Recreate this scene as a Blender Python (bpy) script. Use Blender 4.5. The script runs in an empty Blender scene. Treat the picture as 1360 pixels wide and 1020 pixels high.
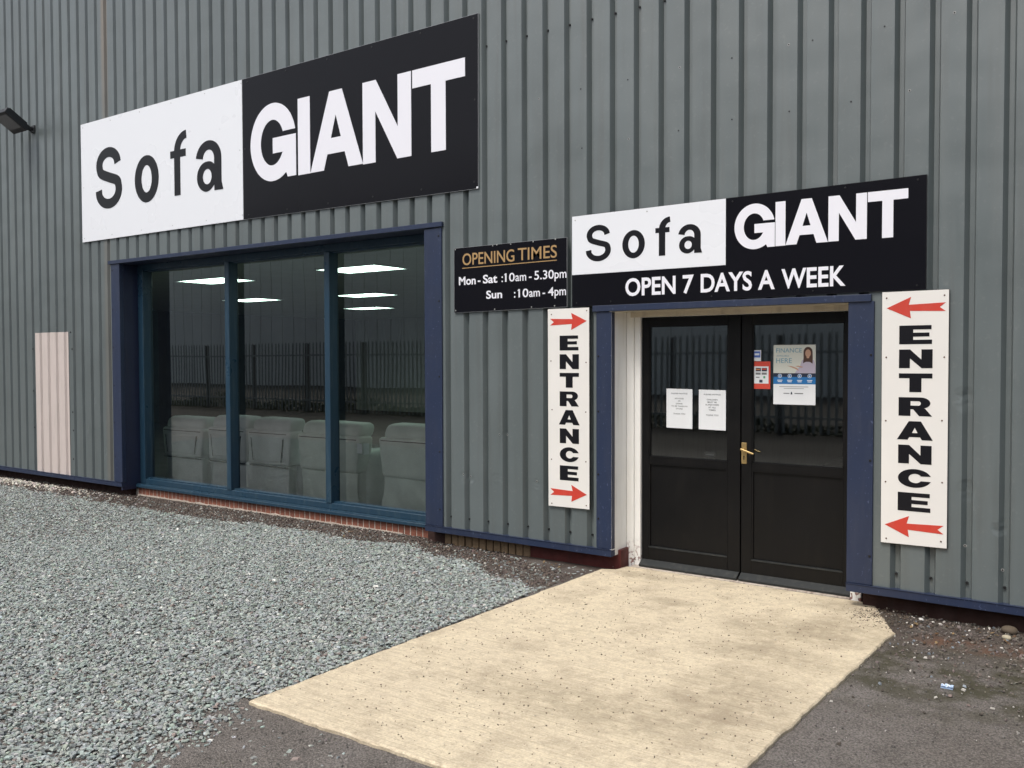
import bpy, bmesh, math, random
import numpy as np
from mathutils import Vector, Matrix, noise
random.seed(7); rng = np.random.default_rng(11)
SC = bpy.context.scene
COL = SC.collection
R = math.radians

# ------------------------------------------------------------------ camera
cd = bpy.data.cameras.new('camera'); cd.sensor_width = 36; cd.lens = 36*1180/1360
cd.clip_start = .05; cd.clip_end = 1000
cam = bpy.data.objects.new('camera', cd); COL.objects.link(cam)
yaw, pitch, roll = .6145914, .0285624, -.0030821
fw = Vector((-math.sin(yaw)*math.cos(pitch), math.cos(yaw)*math.cos(pitch), -math.sin(pitch)))
rt = Vector((math.cos(yaw), math.sin(yaw), 0)); up = rt.cross(fw)
r2 = math.cos(roll)*rt + math.sin(roll)*up; u2 = -math.sin(roll)*rt + math.cos(roll)*up
m = Matrix((r2, u2, -fw)).transposed().to_4x4(); m.translation = (0, -5.8996, 1.6035)
cam.matrix_world = m
SC.camera = cam

# ------------------------------------------------------------------ sky and sun (bright overcast)
SUN_EL, SUN_AZ = 60, 190          # azimuth clockwise from +Y
w = bpy.data.worlds.new('World'); SC.world = w; w.use_nodes = True
nt = w.node_tree; bg = nt.nodes['Background']
sky = nt.nodes.new('ShaderNodeTexSky'); sky.sky_type = 'NISHITA'; sky.sun_disc = False
sky.sun_elevation = R(SUN_EL); sky.sun_rotation = R(SUN_AZ)
sky.air_density = 1.2; sky.dust_density = 6; sky.ozone_density = 1
hs = nt.nodes.new('ShaderNodeHueSaturation'); hs.inputs['Saturation'].default_value = .62   # cloud cover takes the blue out
nt.links.new(sky.outputs[0], hs.inputs['Color']); nt.links.new(hs.outputs[0], bg.inputs['Color'])
bg.inputs['Strength'].default_value = .15
sl = bpy.data.lights.new('sun', 'SUN'); sl.energy = 1.3; sl.angle = R(16); sl.color = (1, .955, .90)
so = bpy.data.objects.new('sun', sl); COL.objects.link(so)
sd = Vector((math.sin(R(SUN_AZ))*math.cos(R(SUN_EL)), math.cos(R(SUN_AZ))*math.cos(R(SUN_EL)), math.sin(R(SUN_EL))))
so.rotation_euler = sd.to_track_quat('Z', 'Y').to_euler()
SC.view_settings.view_transform = 'Standard'; SC.view_settings.look = 'None'
SC.view_settings.exposure = 0.24; SC.view_settings.gamma = 1; SC.view_settings.use_curve_mapping = False
SC.cycles.max_bounces = 8; SC.cycles.transparent_max_bounces = 12; SC.cycles.caustics_reflective = False
SC.cycles.use_denoising = True

# ------------------------------------------------------------------ materials
def mat(name, col, rough=.5, metal=0, spec=.5):
    mt = bpy.data.materials.new(name); mt.use_nodes = True
    b = mt.node_tree.nodes['Principled BSDF']
    b.inputs['Base Color'].default_value = (*col, 1); b.inputs['Roughness'].default_value = rough
    b.inputs['Metallic'].default_value = metal; b.inputs['Specular IOR Level'].default_value = spec
    return mt
def nn(mt, t, **kw):
    n = mt.node_tree.nodes.new(t)
    for k, v in kw.items(): setattr(n, k, v)
    return n
def L(mt, a, b): mt.node_tree.links.new(a, b)
def coords(mt, scale=(1, 1, 1)):
    g = nn(mt, 'ShaderNodeNewGeometry'); mp = nn(mt, 'ShaderNodeMapping'); mp.inputs['Scale'].default_value = scale
    L(mt, g.outputs['Position'], mp.inputs['Vector']); return mp.outputs[0]
def noise_n(mt, vec, scale, detail=4, rough=.55, lo=.35, hi=.65):
    n = nn(mt, 'ShaderNodeTexNoise'); n.inputs['Scale'].default_value = scale
    n.inputs['Detail'].default_value = detail; n.inputs['Roughness'].default_value = rough
    L(mt, vec, n.inputs['Vector'])
    r = nn(mt, 'ShaderNodeMapRange'); r.inputs[1].default_value = lo; r.inputs[2].default_value = hi
    L(mt, n.outputs['Fac'], r.inputs[0]); return r.outputs[0]
def mix(mt, fac, a, b, mode='MIX'):
    x = nn(mt, 'ShaderNodeMix', data_type='RGBA', blend_type=mode)
    if isinstance(fac, (int, float)): x.inputs[0].default_value = fac
    else: L(mt, fac, x.inputs[0])
    for s, v in ((x.inputs[6], a), (x.inputs[7], b)):
        if isinstance(v, tuple): s.default_value = (*v, 1)
        else: L(mt, v, s)
    return x.outputs[2]
def mul(mt, a, b, op='MULTIPLY'):
    x = nn(mt, 'ShaderNodeMath', operation=op)
    for s, v in ((x.inputs[0], a), (x.inputs[1], b)):
        if isinstance(v, (int, float)): s.default_value = v
        else: L(mt, v, s)
    return x.outputs[0]
def setc(mt, c): L(mt, c, mt.node_tree.nodes['Principled BSDF'].inputs['Base Color'])
def setr(mt, c): L(mt, c, mt.node_tree.nodes['Principled BSDF'].inputs['Roughness'])
def bump(mt, h, strength=.3, dist=.005):
    b = nn(mt, 'ShaderNodeBump'); b.inputs['Strength'].default_value = strength; b.inputs['Distance'].default_value = dist
    L(mt, h, b.inputs['Height'])
    L(mt, b.outputs[0], mt.node_tree.nodes['Principled BSDF'].inputs['Normal']); return b
def maprange(mt, v, a, b, c=0, d=1, it='LINEAR'):
    r = nn(mt, 'ShaderNodeMapRange'); r.interpolation_type = it
    for i, x in enumerate((a, b, c, d)): r.inputs[i+1].default_value = x
    L(mt, v, r.inputs[0]); return r.outputs[0]
def painted(name, col, rough=.45, var=.12, grime=(.12, .11, .1), gfac=.2, sc=3, bumps=.05, chips_=0):
    mt = mat(name, col, rough)
    v = coords(mt); st = coords(mt, (6, 6, .7))
    a = noise_n(mt, v, sc, 5); b = noise_n(mt, st, 4, 4, lo=.5, hi=.8)
    c = mix(mt, mul(mt, a, var), col, tuple(x*.6 for x in col))
    c = mix(mt, mul(mt, b, gfac), c, grime)
    if chips_: c = mix(mt, mul(mt, noise_n(mt, coords(mt, (1, 1, .6)), 55, 4, .6, .63, .70), chips_), c, tuple(min(.6, x*3+.08) for x in col))
    setc(mt, c)
    setr(mt, maprange(mt, a, 0, 1, rough-.06, rough+.1))
    if bumps: bump(mt, noise_n(mt, v, 2.2, 2), bumps, .01)
    return mt

M = {}
M['clad'] = mt = mat('grey green coated steel', (.135, .158, .16), .36, spec=.9)
v = coords(mt); st = coords(mt, (5, 5, .25)); lg = coords(mt, (.35, .35, .2))
c = mix(mt, mul(mt, noise_n(mt, lg, 2.0, 3), .45), (.122, .147, .151), (.088, .107, .109))
c = mix(mt, mul(mt, noise_n(mt, st, 3, 5, lo=.5, hi=.75), .4), c, (.085, .092, .088))
c = mix(mt, mul(mt, noise_n(mt, v, 38, 3, lo=.6, hi=.74), .16), c, (.26, .27, .26))
# rusty run-down stain with its own shape at one rib
sx = nn(mt, 'ShaderNodeSeparateXYZ'); L(mt, v, sx.inputs[0])
band = mul(mt, maprange(mt, sx.outputs[0], -10.16, -10.12), maprange(mt, sx.outputs[0], -10.03, -9.99, 1, 0))
band = mul(mt, band, maprange(mt, sx.outputs[2], 4.3, 5.3, .4, 1))
c = mix(mt, mul(mt, band, .6), c, (.22, .17, .12)); setc(mt, c)
setr(mt, maprange(mt, noise_n(mt, st, 2.5, 4), 0, 1, .30, .46))
dent = nn(mt, 'ShaderNodeTexVoronoi'); dent.inputs['Scale'].default_value = 2.6; L(mt, v, dent.inputs['Vector'])
dh = maprange(mt, dent.outputs['Distance'], 0, .10, -1, 0)
low = maprange(mt, sx.outputs[2], .6, 1.3, 1, .12)
dents = None
for dx, dz, dr in ((-4.68, .60, .05), (-4.60, .60, .045), (-4.24, .96, .05), (-4.33, .60, .06), (-3.93, .60, .04), (-3.99, .97, .035), (-.84, .80, .06), (-.66, .60, .05), (-.47, .86, .06), (-.30, .55, .05), (-10.6, .75, .07), (-10.42, 1.12, .06), (-10.2, .5, .06), (-.86, 1.35, .07)):
    a_ = mul(mt, mul(mt, sx.outputs[0], dx, 'SUBTRACT'), 1/dr); b_ = mul(mt, mul(mt, sx.outputs[2], dz, 'SUBTRACT'), .8/dr)
    g_ = maprange(mt, mul(mt, mul(mt, a_, a_), mul(mt, b_, b_), 'ADD'), 0, 1, -1, 0, 'SMOOTHSTEP')
    dents = g_ if dents is None else mul(mt, dents, g_, 'ADD')
bump(mt, mul(mt, mul(mt, mul(mt, dents, noise_n(mt, v, 11, 2, lo=.3, hi=.7)), .75), mul(mt, noise_n(mt, v, 1.4, 2), .8), 'ADD'), .5, .016)
M['pale'] = painted('pale cream pink coated sheet', (.60, .53, .50), .5, .12, (.35, .33, .29), .35)
M['blue'] = painted('navy painted steel flashing', (.021, .033, .074), .38, .5, (.08, .085, .11), .18, 2, .12, .4)
M['bluedark'] = painted('navy reveal sheet', (.018, .025, .060), .4, .4, (.03, .03, .04), .25)
M['teal'] = painted('teal blue window frame coating', (.017, .048, .082), .32, .25, (.10, .14, .15), .3)
M['white'] = mt = mat('flaking white gloss paint', (.80, .80, .78), .5)
v = coords(mt); st = coords(mt, (5, 5, .6))
c = mix(mt, mul(mt, noise_n(mt, st, 3, 5, lo=.45, hi=.7), .4), (.86, .86, .84), (.76, .74, .68))
z0 = nn(mt, 'ShaderNodeSeparateXYZ'); L(mt, v, z0.inputs[0])
pe = mul(mt, noise_n(mt, v, 34, 5, lo=.53, hi=.56), maprange(mt, z0.outputs[2], .02, .22, .9, .0))
c = mix(mt, pe, c, (.16, .035, .025)); setc(mt, c); bump(mt, mul(mt, pe, -1), .6, .003)
M['dirtywhite'] = painted('trodden flaking threshold paint', (.50, .45, .39), .8, .5, (.09, .035, .025), .95, 26, .4)
M['whitesheet'] = painted('white coated sheet', (.88, .89, .88), .4, .05, (.55, .53, .48), .3, 2, .1)
M['cream'] = painted('weathered white timber in beige shade', (.66, .60, .49), .55, .3, (.25, .2, .14), .5)  # white door head, its shade put into the beige colour
M['black'] = painted('black painted door', (.006, .006, .0065), .38, .3, (.015, .014, .012), .3, 5, .1)
M['black'].node_tree.nodes['Principled BSDF'].inputs['Specular IOR Level'].default_value = .22
M['wboard'] = painted('dusty dark grey weatherboard', (.016, .020, .022), .5, .3, (.08, .08, .07), .4)
def signmat(n, col, rough, g):
    mt = mat(n, col, rough); v = coords(mt)
    a = noise_n(mt, v, 1.6, 4); c = mix(mt, mul(mt, a, g), col, tuple(x*.82 for x in col)); setc(mt, c)
    setr(mt, maprange(mt, noise_n(mt, v, 1.5, 3), 0, 1, rough-.02, rough+.04)); bump(mt, noise_n(mt, v, 1.1, 1), .06, .012); return mt
M['signwhite'] = signmat('white composite sign face', (.80, .83, .88), .28, .02)
M['signblack'] = signmat('black composite sign face', (.007, .007, .010), .16, .3)
M['signblack'].node_tree.nodes['Principled BSDF'].inputs['Specular IOR Level'].default_value = .16
M['board'] = signmat('white plastic board', (.80, .79, .76), .32, .3)
M['alu'] = mat('raw aluminium edge', (.45, .46, .47), .4, .6)
M['vinylblack'] = mat('black vinyl lettering', (.010, .010, .013), .3, spec=.25)
M['vinylwhite'] = mat('white vinyl lettering', (.82, .83, .90), .35)
M['red'] = painted('red vinyl arrow', (.60, .055, .035), .4, .3, (.5, .2, .15), .2)
M['gold'] = mat('gold tan lettering', (.42, .27, .12), .4)
M['screw'] = mat('dark screw', (.02, .02, .022), .4, .3)
M['zinc'] = mat('pale screw cap', (.42, .43, .42), .4, .3)
M['rust'] = mat('rusty screw', (.10, .05, .03), .7)
M['brass'] = painted('worn brass', (.50, .36, .16), .35, .3, (.2, .14, .07), .4, 40, 0)
M['brass'].node_tree.nodes['Principled BSDF'].inputs['Metallic'].default_value = .7
M['mortar'] = painted('pale mortar', (.50, .44, .38), .9, .3, (.2, .17, .13), .5, 30)
def brickmat(n, a_, b_):
    mt = mat(n, a_, .85); v = coords(mt)
    oi = nn(mt, 'ShaderNodeObjectInfo')
    c = mix(mt, oi.outputs['Random'], a_, b_)
    c = mix(mt, mul(mt, noise_n(mt, v, 45, 5), .4), c, tuple(x*.5 for x in a_)); setc(mt, c)
    bump(mt, noise_n(mt, v, 90, 4), .5, .003); return mt
M['brick'] = brickmat('red brick', (.26, .095, .060), (.19, .075, .052))
M['buff'] = brickmat('buff brick', (.31, .215, .125), (.22, .15, .09))
M['redplinth'] = painted('dark red masonry paint', (.095, .014, .012), .6, .5, (.05, .02, .015), .5, 14, .3)
M['darkbrick'] = painted('dirty red brown masonry', (.042, .018, .014), .9, .5, (.02, .015, .012), .6, 14, .4)
# glass: thin clear panes, Fresnel mirror of a double glazed unit
def glassmat(n, k, tint=(.86, .90, .89), ro=.004):
    mt = bpy.data.materials.new(n); mt.use_nodes = True; t = mt.node_tree; t.nodes.clear()
    o = t.nodes.new('ShaderNodeOutputMaterial'); mx = t.nodes.new('ShaderNodeMixShader')
    tr = t.nodes.new('ShaderNodeBsdfTransparent'); tr.inputs[0].default_value = (*tint, 1)
    gl = t.nodes.new('ShaderNodeBsdfGlossy'); gl.inputs['Roughness'].default_value = ro; gl.inputs['Color'].default_value = (.93, 1, .98, 1)
    fr = t.nodes.new('ShaderNodeFresnel'); fr.inputs[0].default_value = 1.5
    ml = t.nodes.new('ShaderNodeMath'); ml.operation = 'MULTIPLY'; ml.inputs[1].default_value = k; ml.use_clamp = True
    t.links.new(fr.outputs[0], ml.inputs[0]); t.links.new(ml.outputs[0], mx.inputs[0])
    t.links.new(tr.outputs[0], mx.inputs[1]); t.links.new(gl.outputs[0], mx.inputs[2]); t.links.new(mx.outputs[0], o.inputs[0])
    g = t.nodes.new('ShaderNodeNewGeometry'); ns = t.nodes.new('ShaderNodeTexNoise'); ns.inputs['Scale'].default_value = .9; ns.inputs['Detail'].default_value = 1
    t.links.new(g.outputs['Position'], ns.inputs['Vector'])
    bp = t.nodes.new('ShaderNodeBump'); bp.inputs['Strength'].default_value = .12; bp.inputs['Distance'].default_value = .01
    t.links.new(ns.outputs['Fac'], bp.inputs['Height']); t.links.new(bp.outputs[0], gl.inputs['Normal'])
    return mt
M['glass'] = glassmat('double glazed clear glass', 3.3, (.93, .96, .95))
M['doorglass'] = glassmat('door glass', 4.4, (.6, .62, .61), .02)
def emis(n, col, s):
    mt = mat(n, col, .5); b = mt.node_tree.nodes['Principled BSDF']
    b.inputs['Emission Color'].default_value = (*col, 1); b.inputs['Emission Strength'].default_value = s; return mt
M['led'] = emis('lit opal diffuser', (.72, 1.0, .86), 6)
M['ltrim'] = mat('light frame', (.5, .5, .5), .4)
M['ceiling'] = painted('grey ceiling tile', (.62, .64, .62), .9, .2)
M['inwall'] = painted('inner wall', (.60, .59, .54), .9, .2)
M['carpet'] = painted('dark brown carpet', (.05, .042, .036), .95, .4)
def cloth(n, col, rough=.85):
    mt = mat(n, col, rough, spec=.3); v = coords(mt)
    c = mix(mt, mul(mt, noise_n(mt, v, 5, 4), .4), col, tuple(x*.65 for x in col)); setc(mt, c)
    bump(mt, noise_n(mt, v, 160, 2), .3, .002); return mt
M['fabric'] = cloth('grey woven upholstery', (.60, .625, .63))
M['leather'] = cloth('grey green leather upholstery', (.62, .68, .63), .5)
M['piping'] = mat('dark seam', (.03, .03, .03), .8)
M['lilac'] = cloth('pale lilac cushion cloth', (.45, .43, .52))
M['paper'] = painted('white paper', (.74, .77, .80), .6, .1, (.6, .6, .6), .1, 6, 0)
M['ink'] = mat('grey print', (.18, .19, .2), .6)

# gravel: colour stored per chip (slate differs chip to chip)
M['gravel'] = mt = mat('slate chippings', (.2, .22, .21), .75)
at = nn(mt, 'ShaderNodeAttribute', attribute_name='chip'); v = coords(mt)
c = mix(mt, mul(mt, noise_n(mt, v, 140, 3), .25), at.outputs['Color'], (.10, .11, .105)); setc(mt, c)
M['stone'] = mt = mat('loose stone', (.3, .3, .3), .85)
at = nn(mt, 'ShaderNodeAttribute', attribute_name='chip'); setc(mt, at.outputs['Color'])
# yard ground
M['ground'] = mt = mat('old tarmac and trodden dirt', (.1, .1, .1), .92)
v = coords(mt)
big = noise_n(mt, v, 1.1, 6, .6); mid = noise_n(mt, v, 7, 6, .6); fine = noise_n(mt, v, 85, 4, .6, .4, .62); grit = noise_n(mt, v, 190, 2, .5, .6, .68)
c = mix(mt, big, (.125, .108, .096), (.178, .165, .158))
c = mix(mt, mul(mt, mid, .7), c, (.080, .070, .062))
c = mix(mt, mul(mt, noise_n(mt, v, 2.6, 7, .7, .52, .66), .45), c, (.21, .19, .178))
c = mix(mt, mul(mt, fine, .55), c, (.235, .215, .195))
c = mix(mt, mul(mt, grit, .6), c, (.38, .37, .35))
crk = nn(mt, 'ShaderNodeTexVoronoi', feature='F1'); crk.inputs['Scale'].default_value = 110; L(mt, v, crk.inputs['Vector'])
c = mix(mt, maprange(mt, crk.outputs['Distance'], .45, .7, 0, .55), c, (.035, .032, .028))
s = nn(mt, 'ShaderNodeSeparateXYZ'); L(mt, v, s.inputs[0])
# dark earth washed against the foot of the wall, with the trim's shade painted in; moss on the tarmac right of the slab
earth = mul(mt, maprange(mt, s.outputs[1], -1.0, -.12), noise_n(mt, v, 4, 5, .65, .25, .55))
c = mix(mt, mul(mt, earth, .9), c, (.052, .036, .028))
moss = mul(mt, mul(mt, maprange(mt, s.outputs[1], -1.75, -1.2), maprange(mt, s.outputs[1], -.8, -.35, 1, .1)), mul(mt, noise_n(mt, v, 5, 6, .65, .42, .58), maprange(mt, s.outputs[0], -1.5, -1.1)))
c = mix(mt, mul(mt, moss, .85), c, (.038, .036, .014))
rst = mul(mt, mul(mt, maprange(mt, s.outputs[0], -1.1, -.95), maprange(mt, s.outputs[1], -.55, -.42)), mul(mt, maprange(mt, s.outputs[1], -.35, -.22, 1, 0), noise_n(mt, v, 8, 4)))
c = mix(mt, mul(mt, rst, .8), c, (.12, .055, .028)); setc(mt, c)
c = mix(mt, mul(mt, maprange(mt, s.outputs[1], -8.6, -6.6, 1, 0), .8), c, (.040, .033, .028)); setc(mt, c)
hh = mul(mt, mul(mt, fine, .6), mul(mt, maprange(mt, crk.outputs['Distance'], 0, .7, 1, 0), .8), 'ADD'); bump(mt, hh, .8, .006)
# slab
M['slab'] = mt = mat('cream brushed concrete', (.45, .39, .29), .88)
v = coords(mt); br = coords(mt, (2.2, 9, 1)); br2 = coords(mt, (2.0, 34, 1))
big = noise_n(mt, v, .9, 6, .6); fine = noise_n(mt, v, 120, 3, .5, .35, .7); sp = noise_n(mt, coords(mt, (1, 1.5, 1)), 34, 7, .78, .56, .64)
c = mix(mt, big, (.73, .64, .46), (.66, .575, .42))
c = mix(mt, mul(mt, noise_n(mt, br, 3.2, 6, .68, .46, .66), .26), c, (.40, .335, .245))
c = mix(mt, mul(mt, noise_n(mt, v, 14, 6, .7, .48, .62), .5), c, (.44, .37, .27))
c = mix(mt, mul(mt, noise_n(mt, v, 20, 5, .7, .54, .66), .45), c, (.80, .72, .55))
c = mix(mt, mul(mt, noise_n(mt, br2, 4, 5, .6, .5, .72), .3), c, (.80, .72, .55))
c = mix(mt, mul(mt, noise_n(mt, v, 3.1, 7, .7, .5, .66), .6), c, (.33, .27, .19))
c = mix(mt, mul(mt, sp, .5), c, (.20, .16, .11))
c = mix(mt, mul(mt, noise_n(mt, v, 62, 4, .7, .5, .62), .38), c, (.38, .31, .22)); c = mix(mt, mul(mt, noise_n(mt, v, 75, 4, .7, .54, .66), .4), c, (.86, .79, .62)); c = mix(mt, mul(mt, fine, .22), c, (.27, .22, .16))
s = nn(mt, 'ShaderNodeSeparateXYZ'); L(mt, v, s.inputs[0])
ln = noise_n(mt, coords(mt, (.55, 22, 1)), 4.5, 5, .6, .5, .62)
c = mix(mt, mul(mt, ln, maprange(mt, s.outputs[1], -1.9, -.4, .42, .12)), c, (.36, .30, .215))
def blob(x, y, rx, ry):
    a = mul(mt, mul(mt, s.outputs[0], x, 'SUBTRACT'), 1/rx); b = mul(mt, mul(mt, s.outputs[1], y, 'SUBTRACT'), 1/ry)
    d = mul(mt, mul(mt, a, a), mul(mt, b, b), 'ADD'); return maprange(mt, d, .1, 1.2, 1, 0)
for bx in ((-2.95, -.02, .38, .10), (-1.50, -.05, .38, .18), (-1.7, -.75, .4, .3), (-2.5, -.55, .22, .10), (-1.6, -1.2, .5, .2), (-2.0, -2.4, .8, .25), (-1.40, -.55, .30, .35), (-1.55, -1.9, .35, .5)):
    c = mix(mt, mul(mt, mul(mt, blob(*bx), noise_n(mt, v, 9, 6, .7, .3, .55)), .5), c, (.24, .195, .13))
setc(mt, c)
hh = mul(mt, mul(mt, noise_n(mt, br2, 5, 5, .6, .3, .7), .7), mul(mt, noise_n(mt, v, 70, 4, .6), .6), 'ADD'); bump(mt, mul(mt, hh, mul(mt, sp, -.5), 'ADD'), .5, .005)
M['metalgrey'] = painted('galvanised steel', (.36, .38, .38), .5, .3, (.12, .11, .1), .3)
M['farwall'] = mt = mat('pale grey far cladding', (.62, .62, .60), .6)
c = mix(mt, noise_n(mt, coords(mt, (1, 1, .2)), .6, 4), (.88, .88, .85), (.80, .80, .78)); setc(mt, c)
M['farroof'] = mat('dark grey roof sheet', (.12, .12, .125), .6)
M['leaf'] = painted('dark hedge leaf', (.05, .062, .03), .7, .5, (.02, .03, .012), .5, 5)
M['flood'] = painted('black die cast housing', (.018, .02, .023), .4, .2, (.05, .05, .05), .2)
M['lens'] = mat('grey floodlight glass', (.16, .17, .18), .15)
M['litter'] = mat('pale blue wrapper', (.35, .48, .68), .35)
M['blueprint'] = mat('poster blue', (.02, .16, .42), .4); M['navyprint'] = mat('poster navy', (.02, .03, .06), .4)
M['teat'] = mat('poster teal print', (.14, .32, .42), .5); M['skin'] = mat('poster skin print', (.50, .30, .21), .5)
M['hair'] = mat('poster hair print', (.075, .035, .025), .5); M['shirt'] = mat('poster lilac shirt print', (.46, .42, .52), .5)
M['posterbg'] = mat('poster cream print', (.62, .64, .58), .4); M['cardred'] = mat('red card print', (.60, .07, .045), .4)
M['sky blue'] = mat('light blue print', (.07, .15, .50), .4); M['green'] = mat('green print', (.1, .35, .2), .5); M['orange'] = mat('orange print', (.5, .2, .08), .5)

# ------------------------------------------------------------------ object helpers
def tag(o, label=None, cat=None, group=None, kind=None):
    for k, x in (('label', label), ('category', cat), ('group', group), ('kind', kind)):
        if x: o[k] = x
    return o
def link(o, parent=None):
    COL.objects.link(o)
    if parent is not None:
        o.parent = parent
        base = parent if parent.type == 'EMPTY' and parent.parent is None else parent
        o.matrix_parent_inverse = (Matrix.Translation(Vector(parent.get('_w', (0, 0, 0))))).inverted() if parent.get('_w') is not None else Matrix.Identity(4)
    return o
def empty(name, loc, label=None, cat=None, group=None):
    o = bpy.data.objects.new(name, None); o.location = loc; o.empty_display_size = .1
    COL.objects.link(o); ROOT[o.name] = Vector(loc); tag(o, label, cat, group); return o
ROOT = {}
def obj(name, mb, m_, parent=None, kind=None, smooth=False):
    """mb: MB, or (verts, faces); coordinates are world coordinates of a thing that stands where its empty stands"""
    if isinstance(mb, bpy.types.Mesh): me = mb
    else:
        me = bpy.data.meshes.new(name)
        vs, fs = (mb.v, mb.f) if isinstance(mb, MB) else mb
        me.from_pydata([tuple(x) for x in vs], [], fs); me.update()
    ms = m_ if isinstance(m_, (list, tuple)) else [m_]
    for x in ms:
        me.materials.append(M[x] if isinstance(x, str) else x)
    if isinstance(mb, MB) and mb.mi:
        for p, i in zip(me.polygons, mb.mi): p.material_index = i
    if smooth:
        for p in me.polygons: p.use_smooth = True
    o = bpy.data.objects.new(name, me); COL.objects.link(o)
    if parent is not None:
        r = parent
        while r.parent: r = r.parent
        o.parent = parent
        if parent is r: o.matrix_parent_inverse = Matrix.Translation(-ROOT.get(r.name, Vector((0, 0, 0))))
    if kind: o['kind'] = kind
    return o
class MB:
    def __init__(s): s.v = []; s.f = []; s.mi = []
    def quad(s, *p): n = len(s.v); s.v += [tuple(x) for x in p]; s.f.append(tuple(range(n, n+len(p)))); return s
    def box(s, x0, x1, y0, y1, z0, z1, b=0):
        if b:
            bm = bmesh.new(); bmesh.ops.create_cube(bm, size=1)
            for q in bm.verts: q.co = Vector(((x0+x1)/2+q.co.x*(x1-x0), (y0+y1)/2+q.co.y*(y1-y0), (z0+z1)/2+q.co.z*(z1-z0)))
            bmesh.ops.bevel(bm, geom=bm.edges[:], offset=b, segments=2 if b > .004 else 1, affect='EDGES', profile=.6)
            s.add_bm(bm); return s
        n = len(s.v)
        s.v += [(x, y, z) for x in (x0, x1) for y in (y0, y1) for z in (z0, z1)]
        s.f += [tuple(n+i for i in q) for q in ((0, 1, 3, 2), (4, 6, 7, 5), (0, 4, 5, 1), (2, 3, 7, 6), (0, 2, 6, 4), (1, 5, 7, 3))]
        return s
    def add_bm(s, bm, T=None):
        n = len(s.v); bm.verts.index_update()
        for q in bm.verts: s.v.append(tuple(T @ q.co if T else q.co))
        for f in bm.faces: s.f.append(tuple(n+q.index for q in f.verts))
        bm.free(); return s
    def prism(s, pts, y0, y1):
        """pts: convex or simple polygon in x,z, extruded between y0 (front) and y1"""
        n = len(s.v); k = len(pts)
        s.v += [(x, y0, z) for x, z in pts]+[(x, y1, z) for x, z in pts]
        s.f.append(tuple(range(n, n+k))); s.f.append(tuple(range(n+2*k-1, n+k-1, -1)))
        for i in range(k): j = (i+1) % k; s.f.append((n+i, n+k+i, n+k+j, n+j))
        return s
    def cyl(s, p0, p1, r, seg=10, r1=None):
        p0 = Vector(p0); p1 = Vector(p1); d = (p1-p0).normalized(); a = d.orthogonal().normalized(); b = d.cross(a); n = len(s.v); r1 = r if r1 is None else r1
        for p, rr in ((p0, r), (p1, r1)):
            for i in range(seg): t = 2*math.pi*i/seg; s.v.append(tuple(p+a*math.cos(t)*rr+b*math.sin(t)*rr))
        s.f.append(tuple(range(n+seg-1, n-1, -1))); s.f.append(tuple(range(n+seg, n+2*seg)))
        for i in range(seg): j = (i+1) % seg; s.f.append((n+i, n+j, n+seg+j, n+seg+i))
        return s

# ------------------------------------------------------------------ letter shapes
def fill(loops, ext):
    """closed 2D loops (x, z) with holes -> flat mesh verts/faces in x, y(depth), z"""
    c = bpy.data.curves.new('tmp', 'CURVE'); c.dimensions = '2D'; c.fill_mode = 'BOTH'; c.extrude = ext
    for lp in loops:
        sp = c.splines.new('POLY'); sp.points.add(len(lp)-1); sp.use_cyclic_u = True
        for i, (x, z) in enumerate(lp): sp.points[i].co = (x, z, 0, 1)
    return curve_mesh(c)
def curve_mesh(c):
    o = bpy.data.objects.new('tmp', c); COL.objects.link(o)
    me = bpy.data.meshes.new_from_object(o.evaluated_get(bpy.context.evaluated_depsgraph_get()))
    v = [tuple(q.co) for q in me.vertices]; f = [tuple(p.vertices) for p in me.polygons]
    bpy.data.objects.remove(o); bpy.data.meshes.remove(me); return v, f
def spline(pts, n=10):
    out = []
    P = [Vector(p) for p in pts]; P = [P[0]*2-P[1]]+P+[P[-1]*2-P[-2]]
    for i in range(1, len(P)-2):
        a, b, c, d = P[i-1:i+3]
        for k in range(n):
            t = k/n; out.append(.5*((2*b)+(c-a)*t+(2*a-5*b+4*c-d)*t*t+(3*b-a-3*c+d)*t**3))
    out.append(P[-2]); return out
def stroke(pts, wx, wz=None):
    wz = wz or wx; lft, rgt = [], []
    for i, p in enumerate(pts):
        d = (pts[min(i+1, len(pts)-1)]-pts[max(i-1, 0)]).normalized(); n = Vector((-d.y*wx/2, d.x*wz/2))
        lft.append(p+n); rgt.append(p-n)
    return [tuple(q) for q in lft+rgt[::-1]]
def ell(cx, cz, rx, rz, a0, a1, n=28):
    return [(cx+rx*math.cos(R(a0+(a1-a0)*i/n)), cz+rz*math.sin(R(a0+(a1-a0)*i/n))) for i in range(n+1)]
def box2(x0, x1, z0, z1): return [(x0, z0), (x1, z0), (x1, z1), (x0, z1)]
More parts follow.
